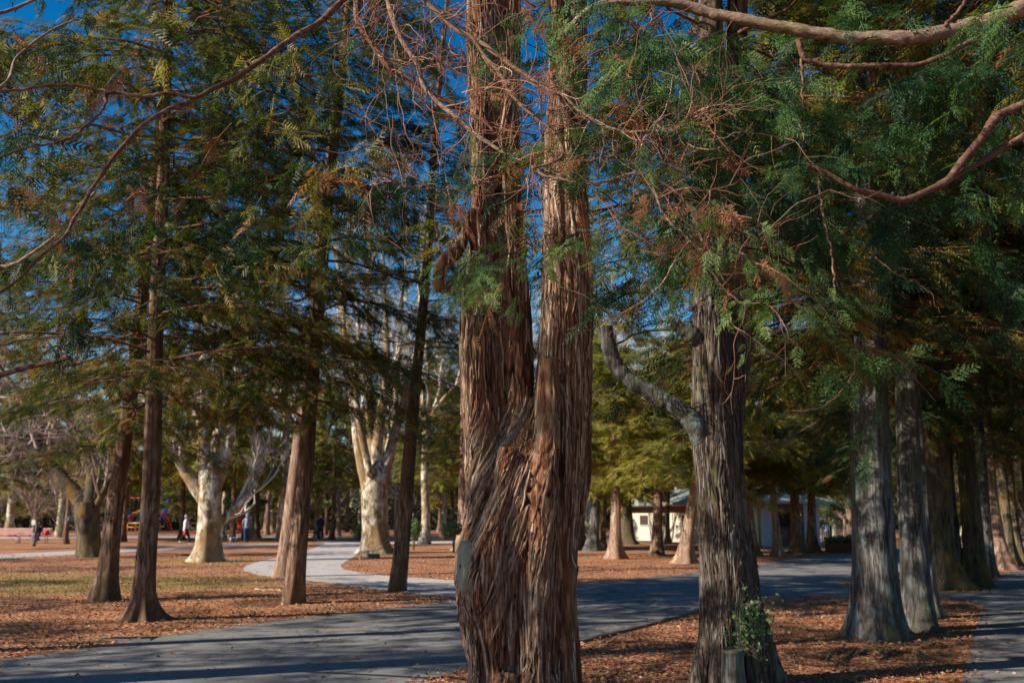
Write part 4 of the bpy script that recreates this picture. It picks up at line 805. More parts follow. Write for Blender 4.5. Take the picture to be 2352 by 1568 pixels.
custom_tree((476, 1289), 'stout mottled plane tree in the clearing with a moss stained trunk and sawn upright limbs', M['bark_plane'], M['twig_pale'],
    [(476, 1296, 68), (478, 1270, 56), (480, 1230, 52), (482, 1180, 52), (482, 1130, 50), (482, 1095, 44), (484, 1065, 26), (485, 1045, 10)],
    [[(472, 1150, 34, 0), (450, 1120, 30), (428, 1085, 26), (408, 1050, 22), (390, 1015, 19), (372, 992, 16)], [(476, 1120, 34, 0), (470, 1070, 32), (468, 1020, 30), (468, 975, 24), (462, 900, 18), (455, 820, 13)],
     [(494, 1115, 34, 0), (512, 1070, 28, .2), (524, 1020, 24, .3), (536, 960, 20, .3), (548, 890, 15, .4), (556, 800, 11, .4)], [(494, 1215, 22, .2), (520, 1185, 19, .3), (545, 1160, 17, .4), (570, 1135, 13, .5)],
     [(485, 1100, 26, .4), (496, 1020, 20, .9), (500, 940, 16, 1.2), (505, 850, 12, 1.4)]], 5)
custom_tree((863, 1270), 'tall cream barked plane tree at the bend of the pale path, limbs fanning upward', M['bark_plane'], M['twig_pale'],
    [(863, 1276, 70), (863, 1250, 56), (860, 1210, 52), (858, 1160, 54), (858, 1120, 52), (862, 1080, 40), (864, 1050, 22), (865, 1030, 8)],
    [[(848, 1140, 32, 0), (834, 1080, 28), (822, 1020, 23), (812, 950, 18), (800, 860, 15), (790, 760, 12), (786, 660, 9)], [(858, 1100, 30, .1), (864, 1030, 26), (874, 960, 23), (884, 880, 18), (888, 790, 14), (884, 700, 11), (880, 600, 8)],
     [(874, 1110, 32, 0), (892, 1050, 26, .2), (908, 990, 22, .3), (925, 930, 18, .4), (944, 860, 14, .5), (958, 780, 11), (966, 700, 9)], [(866, 1090, 24, .5), (850, 1000, 19, .8), (846, 900, 15, 1), (848, 800, 12, 1.2), (842, 690, 9, 1.2), (850, 580, 7, 1.2)],
     [(880, 1080, 22, .7), (904, 960, 16, 1.2), (912, 850, 13, 1.4), (918, 740, 10, 1.4), (926, 640, 8, 1.4), (936, 560, 6, 1.4)], [(850, 1090, 20, -.4), (828, 980, 16, -.8), (816, 880, 13, -.8), (824, 780, 10, -1), (818, 680, 8, -1)]], 6, up=.7, spread=.30, L=2.6)
custom_tree((206, 1279), 'old dark leaning tree with lichen stained forking limbs', M['bark_dark'], M['twig'],
    [(206, 1284, 58), (205, 1255, 52), (203, 1220, 50), (200, 1180, 54), (198, 1150, 50)],
    [[(196, 1165, 40, 0), (165, 1125, 36), (135, 1095, 31), (110, 1070, 27), (80, 1040, 22), (40, 1020, 16), (10, 1005, 12)], [(204, 1160, 38, 0), (212, 1110, 30), (208, 1060, 25), (192, 1010, 21), (165, 980, 17), (150, 940, 13), (148, 890, 10)],
     [(150, 1110, 30, .2), (118, 1050, 24, .4), (98, 1000, 21, .4), (78, 960, 17, .5), (45, 910, 14, .6), (28, 880, 9, .6)], [(214, 1145, 22, 0), (232, 1100, 16, .2), (238, 1060, 13, .3), (262, 1030, 10, .4), (285, 1015, 7, .4)], [(222, 1160, 18, -.1), (238, 1128, 14, -.2), (250, 1100, 10, -.2)]], 7, 'gnarled_tree', 5, 2.2, up=.12, spread=.6, nch=(3, 6), flare=.35)
# young trees, posts of trunks and other single trees one can tell apart
inst((77, 1254), bare(21, 4.6, .075, 5, 1.6, (3, 5), .8, .0, 4), 'young bare tree with a white tag beside the benches').children[0].data.materials.append(M['bark_brown'])
inst((151, 1249), bare(22, 7.5, .15, 5, 3.4, (3, 5), .5, .2, 4), 'slim pinkish bare tree behind the old dark leaning tree').children[0].data.materials.append(M['bark_pale'])
inst((13, 1231), bare(23, 9, .16, 5, 4.2, (3, 5), .5, .2, 4), 'slender pinkish trunk behind the first bench').children[0].data.materials.append(M['bark_pale'])
inst((797, 1221), bare(24, 17, .17, 4, 9, (3, 5), .35, .6, 4), 'tall straight whitish trunk just left of the fan shaped plane tree').children[0].data.materials.append(M['bark_plane'])
inst((778, 1227), bare(25, 8, .10, 4, 2.4, (2, 4), .5, .1, 2), 'thin crooked blackish tree beside the pale path').children[0].data.materials.append(M['bark_dark'])
inst((822, 1228), FARC[0], 'tall grey evergreen behind the fan shaped plane tree', 'evergreen_tree', None, .5, 1.0)
inst((592, 1216), bare(27, 14, .42, 5, 4.5, (3, 5), .5, .4, 5), 'thick cream trunk with mossy stripes beyond the figure in the blue hood').children[0].data.materials.append(M['bark_plane'])
inst((613, 1218), bare(28, 14, .40, 5, 4.5, (3, 5), .5, .4, 5), 'second thick cream trunk beyond the figure in the blue hood').children[0].data.materials.append(M['bark_plane'])
inst((1910, 1248), BROAD[0], 'small evergreen tree by the lamp post and the planter', 'evergreen_tree', None, 1.2, .42)
inst((560, 1236), BROAD[0], 'glossy leaved evergreen between the stout plane tree and the pinkish trunk', 'evergreen_tree', None, .3, .92)
inst((640, 1232), BROAD[2], 'broad glossy evergreen behind the pinkish trunk', 'evergreen_tree', None, 2.3, .85)
inst((748, 1228), BROAD[0], 'glossy evergreen over the walker in black tights', 'evergreen_tree', None, 4.3, .95)
inst((1008, 1222), BROAD[1], 'yellow green evergreen with a dark trunk near the twin-stemmed tree', 'evergreen_tree', None, .8, 1.15)
inst((962, 1216), BROAD[1], 'yellow green evergreen farther along the thin path', 'evergreen_tree', None, 2.8, 1.25)
for t_, mt in ((b_, 'bark_plane') for b_ in ()): pass
for o in list(SC.objects):
    if o.type == 'MESH' and not o.data.materials: o.data.materials.append(M['twig'] if o.name.startswith('crown') else M['bark_brown'])
GT = 'bare trees at the far side of the park'; GE = 'evergreens at the far side of the park'
r_ = np.random.default_rng(77)
for i in range(60):
    u = -80 + i * 41 + r_.normal(0, 14); y = r_.uniform(56, 80) + (12 if i % 2 else 0); x = (u - 1176) / F * y
    tall = (i % 3 == 0) if u < 420 else (i % 4 != 1)
    j = 3 if tall else [0, 2, 1][i % 3]
    if abs(x - 12) < 5 and y < 75: y += 18
    if 250 < u < 480 and y > 60: y += 30
    inst((x, y, 0), BARE[j], ('bare pinkish grey tree in the far edge of the park, its twigs forming a haze' if j != 3 else 'tall bare tree of the far edge of the park, taller than its neighbours'), 'bare_tree', GT, r_.uniform(0, 6.28), r_.uniform(.85, 1.25) * (1.15 if j == 3 else 1))
for i in range(34):
    u = (-120 + i * 75 if i < 12 else 1000 + (i - 12) * 64) + r_.normal(0, 18); y = r_.uniform(88, 112); x = (u - 1176) / F * y
    j = i % 2
    inst((x, y, 0), FARC[j], 'dark conical evergreen of the far wood' if j == 0 else 'olive green evergreen of the far wood', 'evergreen_tree', GE, r_.uniform(0, 6.28), r_.uniform(.7, 1.0), r_.uniform(.6, .85) if u < 1000 else r_.uniform(.9, 1.2))
# middle distance conifers whose crowns fill the gaps between the near ones
GM = 'conifers in the middle distance'
for i, (u, y, lb) in enumerate([(100, 50, 'sunlit olive conifer behind the old dark leaning tree'), (300, 47, 'sunlit olive conifer behind the tall straight cypress'), (430, 52, 'sunlit olive conifer on the playground side of the stout plane tree'), (545, 46, 'sunlit olive conifer over the figure in the blue hood'),
      (600, 55, 'farther olive conifer over the thick cream trunks'), (770, 52, 'sunlit olive conifer beside the tall whitish trunk'), (985, 48, 'sunlit olive conifer between the slender dark cypress and the twin-stemmed tree'), (1040, 58, 'farther olive conifer close to the pinkish trunk'), (1980, 50, 'olive conifer over the iron fence')]):
    y += 16; x = (u - 1176) / F * y
    conifer(None, .17, None, lb, OLIVE, i, M['bark_brown'], GM, pos=(x, y, 0), seed=140 + i, H=9.5, crown_scale=1.4, crz=1.35, name='conifer_tree', k=20, rings=30)
for i, (u, y, ci, lb) in enumerate([(-40, 48, 1, 'conifer crown over the benches'), (1330, 48, 1, 'conifer crown behind the sawn side limb'), (1940, 60, 2, 'conifer crown over the lamp post'), (2200, 62, 0, 'conifer crown behind the shaded row'), (2060, 74, 3, 'conifer crown behind the broad grey green cypress'), (2330, 75, 1, 'conifer crown at the end of the shaded path')]):
    x = (u - 1176) / F * y
    conifer(None, .22, None, lb, CROWN, ci, M['bark_brown'], GM, pos=(x, y, 0), seed=100 + i, H=15, crown_scale=1.15, crz=1.08, name='conifer_tree')
# say of each far tree where it stands between the landmarks
LM = [(-999, 'the picture edge'), (205, 'the old dark leaning tree'), (326, 'the tall straight cypress'), (476, 'the stout plane tree'), (665, 'the pinkish trunk'), (862, 'the fan shaped plane tree'), (1060, 'the twin-stemmed tree'), (1415, 'the sunlit flared conifer'), (1640, 'the ivy clad cypress'), (1830, 'the double trunked conifer'), (2030, 'the broad grey cypress'), (2240, 'the straight dark grey cypress')]
ORD = 'first second third fourth fifth sixth seventh eighth ninth tenth eleventh twelfth'.split(); cnt = {}
for o in sorted([o for o in SC.objects if o.get('group') in (GT, GE)], key=lambda o: o.location.x / o.location.y):
    u = 1176 + o.location.x / o.location.y * F; lm = [n_ for a, n_ in LM if a <= u][-1]; kind = o['label'].split(' of the far')[0].split(' in the far')[0]; key = (lm, kind); cnt[key] = cnt.get(key, 0) + 1
    o['label'] = kind + ' of the far wood, ' + ORD[min(11, cnt[key] - 1)] + ' past ' + lm
# the wood beyond, which reads as one mass
fw = MB(); r_ = np.random.default_rng(9)
for i in range(260):
    x = r_.uniform(-150, 150); y = r_.uniform(118, 165); h = r_.uniform(9, 17); h *= .75; fw.tube([[x, y, -.1], [x + r_.normal(0, .3), y, h * .6], [x, y, h]], [r_.uniform(.2, .4), .2, .05], 6, cap=False, c=.1)
    n = 420; cz_ = h * .62; v = r_.normal(size=(n, 3)); v /= np.linalg.norm(v, axis=1)[:, None]; P_ = np.array([x, y, cz_]) + v * [3.4, 3, h * .42] * (r_.random((n, 1)) ** .5)
    X_ = r_.normal(size=(n, 3)); scatter(fw, T_FAR, P_, X_, v + r_.normal(0, .4, (n, 3)), r_.uniform(.8, 1.6, n), np.clip(r_.normal(.45 + .25 * math.sin(i), .2, n), 0, 1))
M['wood'] = leafmat('far_wood_mix', [(0, (.03, .04, .025)), (.4, (.10, .10, .05)), (.65, (.19, .14, .10)), (1, (.30, .22, .19))], .15, .9)
tag(fw.build('far_wood', M['wood'], None, False), 'dense mixed wood closing off the park behind everything else', 'wood', None, 'stuff')
# understorey: low hedge at the far side, its colour darkened for the deep shade there
hd = MB(); r_ = np.random.default_rng(19); n = 60000; x = r_.uniform(-120, 130, n); P_ = np.stack([x, 114 + r_.normal(0, 1.0, n) + 4 * np.sin(x * .05), np.abs(r_.normal(0, 1.0, n)) * (2.3 + .8 * np.sin(x * .4))], 1)
scatter(hd, T_FAR, P_, r_.normal(size=(n, 3)), r_.normal(size=(n, 3)), r_.uniform(.6, 1.1, n), r_.uniform(0, .45, n)); tag(hd.build('undergrowth', M['wood'], None, False), 'tangled undergrowth along the foot of the far wood, deep shade put into its colour', 'undergrowth', None, 'stuff')

# ------------------------------------------------------------------ litter, grass
lt = MB(); r_ = np.random.default_rng(31); P_ = []
def scat_ground(n, poly_u, y0, y1, f=None):
    out = []
    while len(out) < n:
        y = y0 + (y1 - y0) * r_.random() ** 1.5; x = (r_.uniform(*poly_u) - 1176) / F * y
        if f is None or f(x, y): out.append((x, y))
    return np.array(out)
import mathutils
def inpoly(P, x, y):
    c = False; j = len(P) - 1
    for i in range(len(P)):
        if (P[i][1] > y) != (P[j][1] > y) and x < (P[j][0] - P[i][0]) * (y - P[i][1]) / (P[j][1] - P[i][1]) + P[i][0]: c = not c
        j = i
    return c
roads = [[tuple(v.co[:2]) for v in o.data.vertices] for o in SC.objects if o.name.startswith(('asphalt_path', 'paved_path'))]
def litterp(x, y):
    if not any(inpoly(P, x, y) for P in roads): return True
    q = r_.random()
    return q < .03 or (q < .35 and not all(any(inpoly(P, x + a, y + b) for P in roads) for a, b in ((.0, .4), (0, -.4))))
pts = scat_ground(60000, (-60, 2400), 7.5, 42, litterp); n = len(pts)
scatter(lt, LEAF, np.c_[pts, r_.uniform(.010, .03, n)], r_.normal(size=(n, 3)) * [1, 1, .15], r_.normal(0, .35, (n, 3)) + [0, 0, 1], r_.uniform(.02, .062, n), r_.random(n))
M['litter'] = leafmat('fallen_leaves', [(0, (.11, .038, .02)), (.5, (.30, .115, .055)), (.9, (.42, .21, .11)), (1, (.60, .46, .28))], 0, .9)
tag(lt.build('leaf_litter', M['litter'], None, False), 'loose rust and tan fallen leaves over the earth and path edges', 'leaves', None, 'stuff')
gr = MB(); P_ = []
for (cx, cy, rx, ry, n) in ((-13, 24.5, 10, 4.6, 9000), (3.2, 8.8, 3.0, 1.2, 3500), (-11, 35.5, 4, 1.2, 2500), (-6.2, 26.5, 2.5, .5, 900)):
    a = r_.normal(0, .5, (n, 2)) * [rx, ry] + [cx, cy]; k = perlin(np.c_[a * .9, a[:, 0] * 0]) > -.05
    P_.append(np.array([p for p in a[k] if not any(inpoly(Q, *p) for Q in roads)]))
P_ = np.concatenate(P_); n = len(P_); BL = [(np.array([[0, -.12, 0], [0, .12, 0], [.6, .03, .02], [1, 0, -.12]]), np.array([[0, 1, 2], [0, 2, 3]]))]
X_ = r_.normal(0, .6, (n, 3)); X_[:, 2] = 1; scatter(gr, BL, np.c_[P_, P_[:, 0] * 0 - .003], X_, np.c_[r_.normal(size=(n, 2)), np.zeros(n)], r_.uniform(.03, .08, n), r_.random(n))
M['grass'] = leafmat('winter_grass', [(0, (.10, .13, .03)), (.5, (.24, .22, .07)), (1, (.42, .34, .15))], .2, .8)
tag(gr.build('grass', M['grass'], None, False), 'short yellow green winter grass growing in thin patches', 'grass', None, 'stuff')

# ------------------------------------------------------------------ things in the park
M['paint_blue'] = simple('paint_blue', (.02, .12, .50), .45, .15, 6); M['paint_red'] = simple('paint_red', (.55, .05, .03), .5, .2, 6)
M['paint_orange'] = simple('paint_orange', (.80, .30, .03), .5, .2, 6); M['paint_yellow'] = simple('paint_yellow', (.80, .55, .05), .5, .2, 6)
M['metal_grey'] = simple('metal_grey', (.30, .32, .33), .5, .2, 10, .5, .6); M['metal_dark'] = simple('metal_dark', (.03, .04, .04), .5, .3, 10)
M['white'] = simple('white_paint', (.75, .74, .70), .6, .08, 5); M['bench_red'] = simple('bench_red', (.62, .13, .06), .55, .25, 5); M['bench_red_sunlit'] = simple('bench_red_sunlit', (.80, .52, .46), .5, .2, 4)
M['skin'] = simple('skin', (.55, .33, .24), .6); M['hair'] = simple('hair_dark', (.02, .015, .012), .7); M['hair_grey'] = simple('hair_grey', (.35, .33, .32), .8)
M['navy'] = simple('cloth_navy', (.02, .03, .07), .9, .3, 20); M['black_cloth'] = simple('cloth_black', (.015, .015, .02), .9, .3, 20); M['denim'] = simple('cloth_denim', (.06, .14, .32), .9, .3, 20)
M['jacket_blue'] = simple('cloth_grey_blue', (.16, .22, .33), .9, .25, 12); M['jacket_pale'] = simple('cloth_pale_grey', (.52, .54, .58), .9, .2, 8); M['trouser_navy'] = simple('cloth_trouser_blue', (.02, .06, .18), .9, .3, 20)
M['red_cloth'] = simple('cloth_red', (.55, .03, .03), .8, .2, 10); M['blue_cloth'] = simple('cloth_bright_blue', (.06, .22, .55), .8, .2, 10); M['shoe'] = simple('shoe_pale', (.6, .6, .58), .7)

def loft(mb, pts, k=12):
    Q = smoothpath(pts, max(6, len(pts) * 3)); mb.tube(Q[:, :3], np.maximum(Q[:, 3], .004), k)
def person(loc, rz, label, h=1.68, top='navy', legs='trouser_navy', hair='hair', swing=.0, arm=.1, sit=False, coat=.78, pack=None, held=None, shoe='shoe', hood=False, hat=None):
    s = h / 1.70; t = thing('person', loc, label, 'person', None, rz)
    hip = .90; off = 0.0
    if sit: hip = .50
    def leg(sd, sw):
        x = .09 * sd
        if sit: return [(x, 0, hip, .085), (x, .20, hip + .02, .082), (x * 1.1, .42, hip - .01, .060), (x * 1.1, .45, .30, .052), (x * 1.1, .44, .10, .036), (x * 1.1, .45, .05, .036)]
        kx = sw * .22; fx = sw * .42; lift = .10 if sw < -.3 else 0
        return [(x, 0, hip, .088), (x, kx * .55, .70, .080), (x, kx + .03, .48, .056), (x, (kx + fx) / 2 - .0, .30 + lift * .5, .054), (x * .9, fx, .09 + lift, .036), (x * .9, fx, .05 + lift, .038)]
    body = MB(); tz = hip - .90
    loft(body, [(0, 0, .88 + tz, .12), (0, 0, 1.05 + tz, .115), (0, .01, 1.25 + tz, .14), (0, 0, 1.38 + tz, .12), (0, 0, 1.46 + tz, .06)])
    loft(body, [(-.17, 0, 1.37 + tz, .055), (0, 0, 1.40 + tz, .07), (.17, 0, 1.37 + tz, .055)])
    loft(body, [(0, 0, 1.42 + tz, .052), (0, .01, 1.52 + tz, .05), (0, .015, 1.56 + tz, .06)])
    loft(body, [(0, .015, 1.505 + tz, .045), (0, .02, 1.56 + tz, .072), (0, .01, 1.61 + tz, .086), (0, .0, 1.66 + tz, .078), (0, 0, 1.70 + tz, .045)])
    loft(body, [(0, .09, 1.60 + tz, .012), (0, .108, 1.575 + tz, .016)])                                 # nose
    for sd in (-1, 1):
        loft(body, [(.082 * sd, 0, 1.61 + tz, .016), (.09 * sd, -.005, 1.58 + tz, .012)]); loft(body, leg(sd, swing * sd))
        L = leg(sd, swing * sd)[-1]; loft(body, [(L[0], L[1] - .05, L[2] - .01, .035), (L[0], L[1] + .06, L[2] - .015, .038), (L[0], L[1] + .15, L[2] - .025, .026)])
    arms = {}
    for sd in (-1, 1):
        a_ = -swing * sd * .5 + arm; e = (.235 * sd, .04 + a_ * .12, 1.10 + tz); wv = (.22 * sd, .12 + a_ * .5, .87 + tz + abs(a_) * .12)
        if sit: e, wv = (.22 * sd, .10, 1.10 + tz), (.12 * sd, .32, 1.0 + tz)
        arms[sd] = (e, wv); loft(body, [(.17 * sd, 0, 1.36 + tz, .052), (.215 * sd, .01, 1.24 + tz, .047), (*e, .038), ((e[0] + wv[0]) / 2, (e[1] + wv[1]) / 2, (e[2] + wv[2]) / 2, .036), (*wv, .026)])
        d = np.array(wv) - np.array(e); d /= np.linalg.norm(d); p = np.array(wv); loft(body, [(*p, .026), (*(p + d * .05), .032), (*(p + d * .085), .026)], 8)
        sdv = np.cross(d, [sd, 0, 0]); sdv /= np.linalg.norm(sdv)
        for f in range(4):
            o_ = p + d * .075 + sdv * (f - 1.5) * .018; fl = (.075, .085, .08, .062)[f]; body.tube(np.stack([o_, o_ + d * fl * .55, o_ + d * fl * .9 + np.array([-sd * .02, 0, 0])]), [.010, .009, .008], 6)
        o_ = p + d * .03 + sdv * .028; body.tube(np.stack([o_, o_ + d * .035 + sdv * .025, o_ + d * .065 + sdv * .028]), [.011, .010, .008], 6)
    me = remesh(body, .011, 'body', 1); bo = link('body', me, M['skin'], t)
    j = MB()
    lowz = hip + .02 - (.86 - coat) if not sit else hip - .02
    loft(j, [(0, 0, lowz, .165), (0, 0, 1.0 + tz, .155), (0, .01, 1.18 + tz, .165), (0, .01, 1.32 + tz, .165), (0, 0, 1.42 + tz, .10), (0, 0, 1.48 + tz, .07)], 18)
    for sd in (-1, 1):
        e, wv = arms[sd]; loft(j, [(.12 * sd, 0, 1.36 + tz, .08), (.215 * sd, .01, 1.26 + tz, .068), (*e, .055), (*(np.array(e) * .2 + np.array(wv) * .8), .045), (*wv, .04)])
    if hood: loft(j, [(0, -.03, 1.46 + tz, .10), (0, -.02, 1.58 + tz, .115), (0, -.015, 1.67 + tz, .105), (0, -.01, 1.74 + tz, .05)])
    jm = remesh(j, .016, 'jacket', 2); link('jacket', jm, M[top], t)
    p_ = MB()
    for sd in (-1, 1):
        L = leg(sd, swing * sd); loft(p_, [(a, b, c, r_ + .016) for a, b, c, r_ in L[:-1]])
    loft(p_, [(-.07, 0, hip, .11), (.07, 0, hip, .11)]); link('trousers', remesh(p_, .016, 'trousers', 2), M[legs], t)
    for sd in (-1, 1):
        L = leg(sd, swing * sd)[-1]; q_ = MB(); z_ = L[2] - .015; loft(q_, [(L[0], L[1] - .07, z_, .042), (L[0], L[1] + .02, z_ + .01, .050), (L[0], L[1] + .10, z_ - .005, .043), (L[0], L[1] + .18, z_ - .012, .030)]); link('shoe', remesh(q_, .012, 'shoe', 1), M[shoe], t)
    if not hood:
        q_ = MB(); loft(q_, [(0, -.035, 1.53 + tz, .06), (0, -.03, 1.60 + tz, .088), (0, -.012, 1.66 + tz, .088), (0, 0, 1.715 + tz, .055)]); link('hat' if hat else 'hair', remesh(q_, .012, 'hair', 1), M[hat or hair], t)
    if pack:
        q_ = MB(); loft(q_, [(0, -.20, 1.02 + tz, .11), (0, -.22, 1.18 + tz, .13), (0, -.18, 1.34 + tz, .09)]); link('backpack', remesh(q_, .016, 'backpack', 1), M[pack], t)
        q_ = MB(); q_.box((-.05, -.345, 1.12 + tz), (.035, .012, .05), 0, .005); q_.build('pocket', M['white'], t, False)
    t.scale = (s, s, s)
    if held:
        e, wv = arms[1]; q_ = MB(); c_ = np.array(wv) * s; x0 = c_ + np.array([0, .02, -.07]); loft(q_, [(*(x0 + [0, 0, -.02]), .02), (*(x0 + [0, 0, -.10]), .085), (*(x0 + [0, 0, -.22]), .10), (*(x0 + [0, 0, -.30]), .05)])
        m_ = remesh(q_, .014, 'hand_bag', 1); o = link('hand_bag', m_, M[held]); o.location = loc; o.rotation_euler = (0, 0, rz); tag(o, 'small red bag hanging from the hand of the figure in the pale jacket', 'bag')
    return t
person(G(425, 1249.5), R(-80), 'person in a pale grey jacket and dark leggings striding with a small red bag', 1.62, 'jacket_pale', 'black_cloth', 'hair_grey', .75, .1, coat=.72, held='red_cloth', hat='hair_grey')
person(G(566, 1245), R(12), 'person seen from behind in a hooded grey blue jacket and blue trousers with a backpack', 1.70, 'jacket_blue', 'trouser_navy', swing=.12, coat=.78, pack='jacket_blue', hood=True, shoe='navy')
person(G(736, 1240.5), R(172), 'walker in a dark navy jacket and black tights coming along the pale path', 1.66, 'navy', 'black_cloth', swing=.38, coat=.70)
person(G(1902, 1240), R(100), 'person in a light blue top standing at the iron fence', 1.22, 'blue_cloth', 'navy', swing=.2)

# benches and the seated person
def bench(loc, rz, label):
    t = thing('park_bench', loc, label, 'bench', 'red benches under the bare trees', rz); L = .95
    for k_i in range(4):
        q_ = MB(); q_.box((0, .02 - .12 * k_i + .16, .42), (L, .05, .016), 0, .006); q_.build('seat_slat', M['bench_red'], t, False)
    for k_i in range(3):
        q_ = MB(); q_.box((0, -.24 - .03 * k_i, .56 + .13 * k_i), (L, .014, .055), 0, .005); q_.build('back_slat', M['bench_red_sunlit'], t, False)  # back slats: red boards paled, sunlight put into their colour
    for x in (-.75, .75):
        q_ = MB(); q_.tube([[x, .20, 0], [x, .19, .40], [x, -.22, .40], [x, -.33, .92]], .018, 8); q_.tube([[x, -.27, 0], [x, -.21, .40]], .018, 8); q_.tube([[x, .19, .40], [x, .20, .62], [x, -.24, .64]], .016, 8); q_.build('frame', M['metal_grey'], t)
    return t
g1 = G(8, 1247.5); bench(g1, R(172), 'red bench with a pale sunlit back, cut by the picture edge').rotation_euler[2] = R(8)
g2 = G(74, 1247.5); bench(g2, R(8), 'second red bench, with a seated figure leaning over on it')
for b_i in [o for o in SC.objects if o.name.startswith('park_bench')]: b_i.rotation_euler[2] += R(180)
sp_ = person(g2 + np.array([.25, .06, -.02]), R(188), 'seated person in a dark jacket and blue jeans on the second bench', 1.66, 'navy', 'denim', swing=0, sit=True, shoe='shoe')
q_ = MB(); loft(q_, [(0, 0, .02, .10), (0, 0, .12, .15), (.02, 0, .26, .14), (.02, 0, .34, .06)]); o = link('bag', remesh(q_, .02, 'bag', 1), M['red_cloth']); o.location = tuple(g2 + np.array([.78, 0, .44])); tag(o, 'plump red bag on the bench beside the seated figure', 'bag')
# tag on the young tree, tape and tag on trunks
def plate(name, loc, size, mat, label, cat, rz=0):
    q_ = MB(); q_.box((0, 0, 0), (size[0] / 2, .006, size[1] / 2), 0, .003); o = q_.build(name, M[mat], None, False); o.location = tuple(loc); o.rotation_euler = (0, 0, rz); return tag(o, label, cat)
y77 = G(77, 1254)[1]; plate('tree_tag', D(77, 1199, y77 - .12), (.20, .26), 'white', 'white tag tied to the young bare tree', 'tag')
y151 = G(151, 1249)[1]; plate('tree_tag', D(157, 1190, y151 - .2), (.10, .22), 'blue_cloth', 'small blue tag on the slim pinkish bare tree', 'tag')
# dog
dg = thing('dog', G(535, 1246), 'small pale dog in a blue coat sniffing the leaves', 'dog', None, R(20)); q_ = MB()
loft(q_, [(-.20, 0, .22, .05), (-.12, 0, .23, .085), (.02, 0, .23, .085), (.13, 0, .24, .095), (.19, 0, .26, .06)]); loft(q_, [(.15, 0, .26, .06), (.24, 0, .31, .05), (.28, 0, .33, .055), (.34, 0, .31, .035), (.39, 0, .295, .022)])
loft(q_, [(-.20, 0, .25, .03), (-.28, 0, .31, .018), (-.31, 0, .38, .012)])
for sy in (-1, 1):
    loft(q_, [(.13, .05 * sy, .20, .04), (.14, .05 * sy, .11, .022), (.135, .05 * sy, .02, .018), (.16, .05 * sy, .012, .016)]); loft(q_, [(-.15, .05 * sy, .21, .052), (-.12, .05 * sy, .14, .032), (-.19, .05 * sy, .085, .020), (-.175, .05 * sy, .02, .017), (-.15, .05 * sy, .012, .016)]); loft(q_, [(.27, .035 * sy, .36, .018), (.265, .05 * sy, .40, .010)])
M['dog'] = simple('dog_fur', (.6, .52, .42), .9, .3, 20); link('body', remesh(q_, .012, 'body', 1), M['dog'], dg)
q_ = MB(); loft(q_, [(-.14, 0, .24, .098), (0, 0, .24, .10), (.13, 0, .25, .108)]); link('coat', remesh(q_, .014, 'coat', 1), M['blue_cloth'], dg)

# playground
yp = 104.0
def U(u, v, dy=0): return D(u, v, yp + dy)
sw = thing('swing_frame', (U(390, 1215)[0], yp, 0), 'swing frame with blue slanting legs and a red top bar', 'swing'); r0 = np.array(sw.location)
zt = U(0, 1143)[2]; xl, xr = U(362, 0)[0], U(455, 0)[0]
q_ = MB(); q_.tube([[xl - r0[0], 0, zt], [xr - r0[0], 0, zt]], .09, 10); q_.build('top_bar', M['paint_red'], sw)
for x0, xs_ in ((xl, .9), (U(411, 0)[0], -1.0), (U(417, 0)[0], .9), (xr, -.9)):
    q_ = MB(); q_.tube([[x0 - r0[0], 0, zt], [x0 + xs_ - r0[0], -1.0, 0]], .085, 8); q_.build('leg', M['paint_blue'], sw)
    q_ = MB(); q_.tube([[x0 - r0[0], 0, zt], [x0 + xs_ * .8 - r0[0], 1.0, 0]], .085, 8); q_.build('leg', M['paint_blue'], sw)
for x0 in (378, 396, 430, 444):
    xx = U(x0, 0)[0] - r0[0]; q_ = MB(); q_.tube([[xx - .2, 0, zt], [xx - .2, 0, .5]], .015, 5); q_.tube([[xx + .2, 0, zt], [xx + .2, 0, .5]], .015, 5); q_.build('chain', M['metal_grey'], sw); q_ = MB(); q_.box((xx, 0, .48), (.25, .12, .03), 0, .01); q_.build('seat', M['paint_orange'], sw, False)
def rail(u0, u1, n, label):
    a, b_ = U(u0, 0, -4)[0], U(u1, 0, -4)[0]; t = thing('low_railing', ((a + b_) / 2, yp - 4, 0), label, 'railing', 'orange railings round the playground'); m_ = (a + b_) / 2
    q_ = MB(); q_.tube([[a - m_, 0, .85], [b_ - m_, 0, .85]], .06, 8); q_.build('top_rail', M['paint_yellow'], t)
    q_ = MB(); q_.tube([[a - m_, 0, .45], [b_ - m_, 0, .45]], .035, 8); q_.build('lower_rail', M['paint_orange'], t)
    for i in range(n): x = a - m_ + (b_ - a) * i / (n - 1); q_ = MB(); q_.tube([[x, 0, 0], [x, 0, .85]], .055, 8); q_.build('post', M['paint_orange'], t)
rail(355, 440, 6, 'orange and yellow railing under the swing frame'); rail(504, 548, 4, 'orange railing past the stout plane tree')
ar = thing('climbing_arch', (U(432, 0)[0], yp - 2.5, 0), 'red arched climbing frame behind the striding figure', 'climbing frame'); q_ = MB()
th_ = np.linspace(0, math.pi, 20); 
for yy in (-.5, .5):
    q_ = MB(); q_.tube(np.stack([-np.cos(th_) * 2.3, th_ * 0 + yy, np.sin(th_) * 2.2], 1), .07, 8); q_.build('hoop', M['paint_red'], ar)
for k_i, a in enumerate(th_[2:-2:2]): q_ = MB(); q_.tube([[-math.cos(a) * 2.3, -.5, math.sin(a) * 2.2], [-math.cos(a) * 2.3, .5, math.sin(a) * 2.2]], .045, 6); q_.build('rung', M['paint_red' if k_i < 4 else 'paint_yellow'], ar)
